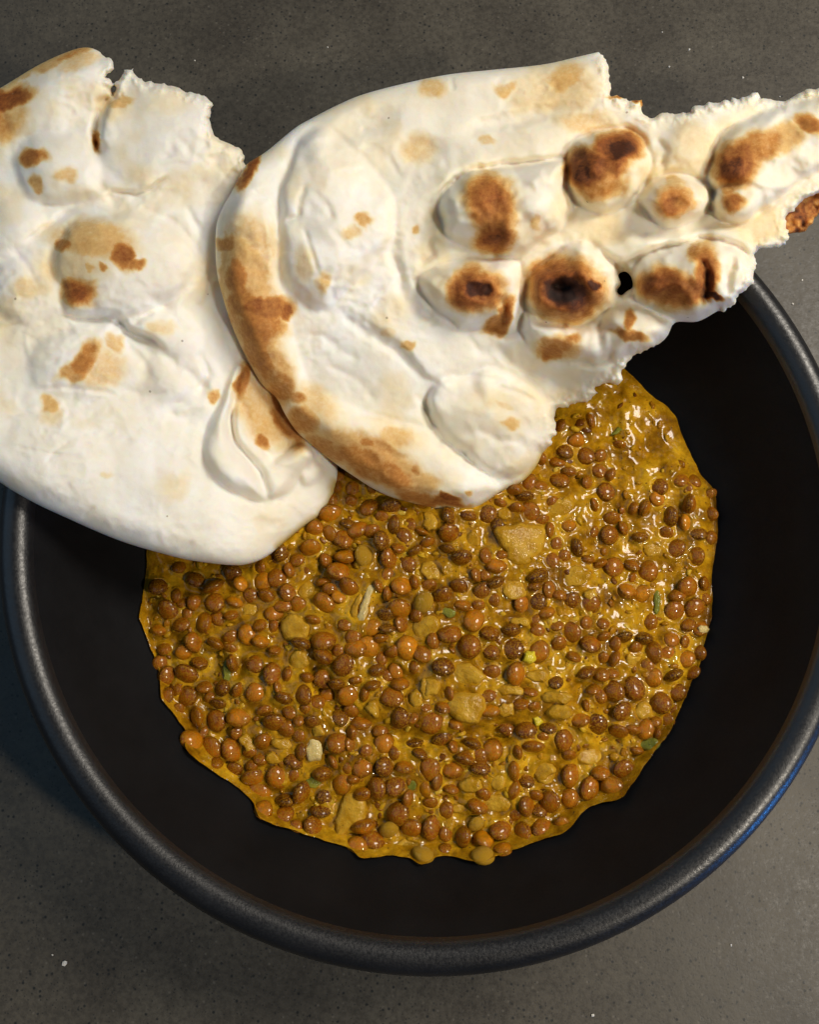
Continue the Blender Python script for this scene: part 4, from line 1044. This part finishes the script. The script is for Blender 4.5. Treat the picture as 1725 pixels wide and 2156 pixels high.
for i, (poly, key, h) in enumerate(ONION):
    attach(obj(NM[key], chunk(poly, key, h, i + 3), MK[key]), root)
# broken lentils, skins and pulp too small to pick apart
PV, PF = ico(2)
rs = np.random.default_rng(77)
vv, ff, aa, off = [], [], [], 0
px_ = rs.uniform(290, 1515, 4000); py_ = rs.uniform(780, 1820, 4000)
pd_ = polyline_dist(px_, py_, dense, True)[0]
pk_ = inside_poly(px_, py_, DALS) & (pd_ > 12)
px_, py_, pd_ = px_[pk_][:1700], py_[pk_][:1700], pd_[pk_][:1700]
pz_ = sauce_top(px_, py_, pd_)
for x, y, z0 in zip(px_, py_, pz_):
    wet = np.clip((x - 1000) / 350, 0, 1) * np.clip((1330 - y) / 250, 0, 1)
    if rs.random() < 0.6 * wet: continue
    R_ = rs.uniform(3.5, 10.5) * DIST / FPX * 1.15
    V = PV * (1 + 0.22 * np.sin(PV @ rs.normal(size=(3, 1)) * 2.6 + rs.uniform(0, 6)))
    V = V * np.array([1, rs.uniform(.5, .95), rs.uniform(.25, .55)]) * R_
    Ro = np.array(Matrix.Rotation(rs.uniform(0, 6.28), 3, 'Z') @ Matrix.Rotation(rs.uniform(-.7, .7), 3, 'X'))
    z = z0 / 1000 + R_ * rs.uniform(-.15, .15)
    V = V @ Ro.T + lift(np.array([x]), np.array([y]), np.array([z]))[0]
    vv.append(V); ff += [tuple(j + off for j in f) for f in PF]; off += len(PV)
    aa.append(np.full(len(PV), np.clip(rs.normal(.48, .24), 0, 1)))
me = mesh_from('stew_pulp', np.vstack(vv), ff)
at_ = me.attributes.new('pulp', 'FLOAT', 'POINT'); at_.data.foreach_set('value', np.concatenate(aa).astype(np.float32))
po = obj('stew_pulp', me, mat_pulp()); po['kind'] = 'stuff'
attach(po, root)
# one flat green herb leaf
leaf = chunk([(1284, 914), (1298, 902), (1316, 896), (1317, 901), (1304, 910), (1288, 917)], 'gr', 1.2, 5)
leaf.name = 'herb_leaf'
attach(obj('herb_leaf', leaf, M_GREEN), root)

# ------------------------------------------------------------------ crumbs on the counter
def crumb_mesh(k, r):
    V = IV[:].copy() if False else ico(1)[0]
    rs = np.random.default_rng(k)
    V = V * rs.uniform(.6, 1.25, (len(V), 1)) * r
    V[:, 2] *= .6
    return mesh_from('crumb', V, ico(1)[1], smooth=False)
for i, (x, y, r) in enumerate([(136, 2028, 5.5), (110, 2010, 2), (1452, 105, 3.2), (1410, 141, 2.8), (1565, 164, 2.8), (1395, 68, 1.8), (1643, 204, 2.2), (1249, 2137, 3.5), (1670, 640, 3), (1645, 780, 2), (1690, 590, 2.2), (410, 128, 2), (690, 100, 2), (1540, 1990, 2.4)]):
    p = lift(np.array(float(x)), np.array(float(y)), np.array(Z_TABLE))
    rr = r * 0.000145
    o = obj('crumb', crumb_mesh(i, rr), M_CRUMB)
    o.location = (float(p[0]), float(p[1]), Z_TABLE + rr * 0.5)
    o['label'] = 'largest white crumb on the countertop, below the bowl at lower left' if i == 0 else 'tiny white speck of crumb lying loose on the speckled countertop'; o['category'] = 'crumb'; o['group'] = 'crumbs on the countertop'
